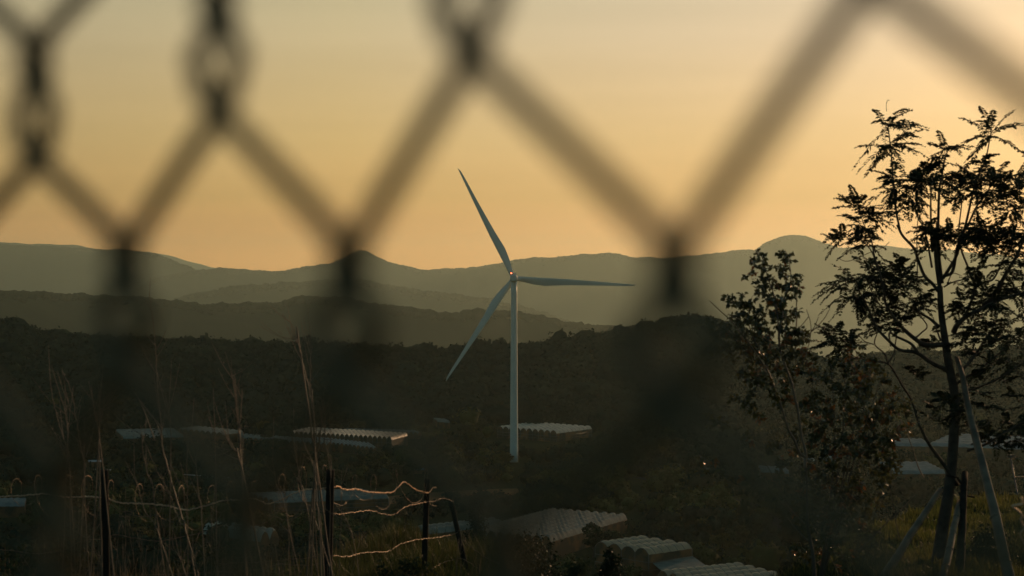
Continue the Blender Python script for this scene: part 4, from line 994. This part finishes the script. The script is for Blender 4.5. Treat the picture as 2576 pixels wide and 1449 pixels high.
def rosette(px, py, ru, nf=13, dd=None, up=.35, flat=.5):
    D = TDp + (rng.uniform(-.7, .7) if dd is None else dd); c = P(px, py, D); L0 = ru * .3055 * D / FPX
    for k in range(int(nf * .95)):
        a = rng.uniform(0, 6.28); d = np.array([math.cos(a), math.sin(a) * .9, rng.normal(up, flat)])
        frond(c + rng.normal(size=3) * .02, d, L0 * rng.uniform(.8, 1.28) / max(.75, abs(d[0]) * .3 + .75), npair=15, pl=.052 + .03 * L0)
def RF(u, v, r_, n_=12, **k): rosette(*rF(u, v), r_, n_, **k)
def RE(u, v, r_, n_=12, **k): rosette(*rE(u, v), r_, n_, **k)
RF(985, 430, 330, 15); RF(1000, 560, 300, 10, up=.0); RF(900, 590, 230, 7, up=-.1); RF(1000, 620, 250, 6, up=-.3)
RF(1840, 480, 320, 16); RF(1850, 520, 200, 6, up=-.3); RF(1470, 620, 260, 13); RF(1450, 720, 240, 10, up=0)
RF(1030, 850, 190, 9); RF(1040, 920, 200, 9, up=-.1); RF(1150, 860, 230, 14); RF(1170, 960, 220, 14); RF(1250, 900, 220, 12); RF(1190, 1060, 160, 9, up=-.1)
RF(1340, 800, 200, 12); RF(1350, 920, 230, 12); RF(1440, 880, 220, 12); RF(1560, 860, 250, 14); RF(1640, 920, 250, 14); RF(1720, 860, 240, 13); RF(1600, 1000, 200, 10, up=0)
RF(1800, 900, 260, 14); RF(1880, 820, 250, 13); RF(1960, 880, 250, 13); RF(2050, 960, 260, 13); RF(1760, 1000, 200, 11); RF(1900, 1040, 240, 12); RF(1750, 720, 150, 8)
RF(2100, 1080, 220, 12); RF(2000, 1130, 160, 9, up=0); RF(2160, 700, 240, 9)
RF(740, 1130, 310, 14); RF(760, 1230, 260, 11, up=0); RF(720, 1080, 220, 7, up=.6); RF(880, 1160, 220, 8)
RF(800, 1380, 230, 10, up=.1); RF(560, 1370, 150, 5); RF(1500, 1330, 190, 11); RF(1310, 1310, 170, 10); RF(1400, 1350, 160, 8); RF(1330, 1400, 180, 9)
RF(1780, 1260, 230, 13); RF(1700, 1360, 220, 12); RF(1850, 1340, 230, 13); RF(1900, 1420, 220, 12); RF(1560, 1380, 160, 9); RF(1990, 1300, 180, 9); RF(2050, 1400, 180, 9)
RE(780, 30, 160, 8); RE(850, 90, 150, 7, up=0); RE(620, 110, 200, 7)
RE(1420, 110, 180, 8); RE(1310, 70, 170, 9); RE(1500, 60, 160, 8); RE(1750, 90, 220, 12); RE(1850, 150, 220, 12); RE(1700, 30, 200, 10); RE(1900, 60, 200, 9); RE(2000, 100, 180, 7)
RE(900, 440, 330, 16, up=.1); RE(760, 470, 330, 14, up=.0); RE(1000, 430, 300, 14, up=.2); RE(640, 470, 260, 10, up=.0); RE(1100, 420, 260, 12); RE(820, 400, 260, 11, up=.4); RE(700, 560, 260, 10, up=-.1)
RE(960, 530, 260, 12, up=0); RE(1080, 500, 250, 12); RE(1180, 470, 200, 10); RE(850, 560, 220, 9, up=-.2); RE(1090, 330, 150, 6, up=.7); RE(1220, 600, 160, 8, up=-.1); RE(740, 620, 130, 5, up=-.3)
RE(980, 690, 210, 10); RE(880, 760, 180, 9); RE(1050, 760, 190, 10); RE(950, 850, 160, 8); RE(1120, 780, 140, 7); RE(1230, 690, 150, 8); RE(1300, 620, 160, 8); RE(1100, 860, 120, 6)
RE(560, 960, 230, 13, up=.2); RE(620, 1030, 220, 12, up=.1); RE(480, 1000, 170, 8); RE(700, 970, 140, 7); RE(540, 900, 150, 6, up=.6); RE(680, 890, 110, 6)
RE(1900, 570, 280, 14); RE(1760, 620, 260, 14); RE(1620, 680, 200, 11); RE(2020, 540, 250, 13); RE(1850, 640, 260, 12, up=-.1); RE(1540, 680, 160, 9); RE(1700, 530, 180, 9); RE(2120, 600, 200, 8)
RE(1740, 400, 160, 9); RE(1660, 400, 120, 6); RE(1900, 340, 140, 7); RE(2050, 350, 180, 9); RE(2080, 450, 180, 9); RE(1960, 230, 200, 10)
RE(1850, 880, 260, 14); RE(1960, 830, 230, 12); RE(1750, 900, 220, 11); RE(2000, 930, 240, 12); RE(1640, 880, 170, 9); RE(1600, 960, 160, 8); RE(1900, 980, 230, 11); RE(2100, 920, 220, 9)
RE(1310, 1010, 130, 8); RE(1360, 880, 110, 5); RE(1750, 1050, 170, 8); RE(1850, 1150, 200, 9); RE(2000, 1150, 220, 10); RE(1240, 1240, 180, 7); RE(1700, 1250, 160, 6); RE(1950, 1300, 200, 7)
for q in range(20): rosette(*rD(rng.uniform(1350, 2100), rng.uniform(-60, 330)), 160, 5)
rosette(*rD(1900, 380), 190, 8); rosette(*rD(2030, 360), 200, 9); rosette(*rD(2100, 300), 160, 7); rosette(*rD(1800, 330), 130, 5)
mc.build('crown', M['darkleaf'], FT, smooth=False); mrach.build('leaf_stalks', M['bark'], FT)
# curling tendrils
mb = MB(); mb.tube(smooth_path([P(*rF(975, 300), TDp), P(*rF(975, 240), TDp), P(*rF(985, 208), TDp), P(*rF(1000, 212), TDp)], 6), .003, 4)
mb.tube(smooth_path([P(*rE(1000, 140), TDp - 1), P(*rE(940, 190), TDp - 1), P(*rE(830, 230), TDp - 1), P(*rE(720, 280), TDp - 1), P(*rE(640, 298), TDp - 1), P(*rE(570, 270), TDp - 1)], 6), .0035, 4)
mb.build('tendril', M['bark'], FT)

# stakes tied to the tree
def stake(a, Da, b_, Db, ra, rb, label, mat='stake'):
    p0 = P(*a, Da); p1 = P(*b_, Db); d = p1 - p0
    g_ = float(gz(p1[0], p1[1])); 
    if p1[2] > g_: p1 = p0 + d * ((g_ - .1 - p0[2]) / d[2])
    pts_ = np.linspace(p0, p1, 12); pts_[1:-1] += rng.normal(size=(10, 3)) * .004
    rr = np.linspace(ra, rb, 12)
    e = empty('stake', p1, label, 'stake', 'stakes propping the feathery tree')
    MB().tube(pts_, rr, 10).build('pole', M[mat], e)
    mb = MB()
    for k in range(1, 6):
        q = p0 + (p1 - p0) * k / 6; dn = (p1 - p0) / np.linalg.norm(p1 - p0); r_ = np.interp(k / 6, [0, 1], [ra, rb]); mb.tube([q - dn * .012, q, q + dn * .012], [r_ * 1.01, r_ * 1.10, r_ * 1.01], 10)
    mb.build('node_ring', M[mat], e)
stake(rE(1555, 1100), TDp - .1, rD(1985, 1449), 19.0, .030, .062, 'long stake leaning from the trunk to the lower right corner')
stake(rD(1420, 740), TDp - .2, rD(960, 1449), 20.2, .030, .050, 'pale stake leaning from the trunk down to the left')
stake(rD(1580, 840), TDp - .3, rD(1440, 1470), 19.8, .034, .045, 'grey stake just left of the dark upright post')
stake(rD(1620, 600), TDp + .1, rD(1572, 1500), 20.4, .036, .050, 'dark upright post right beside the trunk', 'post')
MB().tube([P(*rD(1470, 620), TDp - .12), P(*rD(1560, 640), TDp - .12), P(*rD(1640, 790), TDp - .12), P(*rD(1700, 800), TDp - .12)], .012, 6).build('tie', M['post'], FT)

# lamp pole standing on the slope beyond the lawn
lp = P(2543, 1153, 110); lb = P(2563, 1262, 110); dd_ = (lb - lp); zg = float(gz(lb[0], 110)); lbb = lp + dd_ * ((zg - .3 - lp[2]) / dd_[2])
e = empty('lamp_pole', lbb, 'thin dark lamp pole beyond the lawn near the right edge', 'lamp pole')
MB().tube([lbb, lp], [.075, .04], 10).build('pole', M['lamp_paint'], e)
mb = MB(); mb.box(lp + (0, 0, .12), .42, .25, .14); mb.tube([lp, lp + (0, 0, .12)], .05, 8); mb.build('lamp_head', M['lamp_paint'], e, smooth=False)
mb = MB(); q = P(2557, 1200, 110); mb.tube([q - (.05, 0, 0), q + (.42, 0, .03)], .03, 6); mb.build('bracket', M['wire'], e)

# bent sunlit wire at the right edge
wpts = [rD(2085, 800), rD(2098, 850), rD(2060, 862), rD(2010, 874), rD(2045, 900), rD(2078, 930), rD(2092, 962), rD(2078, 985), rD(2100, 1030), rD(2110, 1050), rD(2082, 1085), rD(2078, 1120), rD(2098, 1160), rD(2120, 1190), rD(2220, 1230)]
e = empty('bent_wire', P(2600, 1420, 7), 'bright bent wire catching the sun at the right edge', 'wire')
MB().tube(smooth_path([P(px, py, 7.0) for px, py in wpts], 8), .0042, 8).build('wire', M['wire'], e)
b_ = P(2640, 1300, 7.0); MB().tube([(b_[0], b_[1], -2.3), (b_[0], b_[1], -.6)], .03, 10).build('post', M['post'], e)
MB().tube([P(2580, 1252, 7), P(2600, 1240, 7), (b_[0], b_[1], -.75)], .0042, 6).build('tie', M['wire'], e)

# ------------------------------------------------------------------ haze
m = bpy.data.materials.new('haze_air'); m.use_nodes = True; t = m.node_tree; t.nodes.clear()
o_ = t.nodes.new('ShaderNodeOutputMaterial'); pv = t.nodes.new('ShaderNodeVolumePrincipled')
pv.inputs['Color'].default_value = (.51, .67, .60, 1); pv.inputs['Density'].default_value = HAZE_DENSITY; pv.inputs['Anisotropy'].default_value = .62
t.links.new(pv.outputs[0], o_.inputs['Volume'])
mb = MB(); mb.box((0, 16200, (-760 + 780) / 2), 30000, 34000, 1540)
hz = mb.build('haze', m, smooth=False); tag(hz, 'warm evening haze filling the valley air', 'haze', kind='stuff')
m.cycles.homogeneous_volume = True if hasattr(m.cycles, 'homogeneous_volume') else False
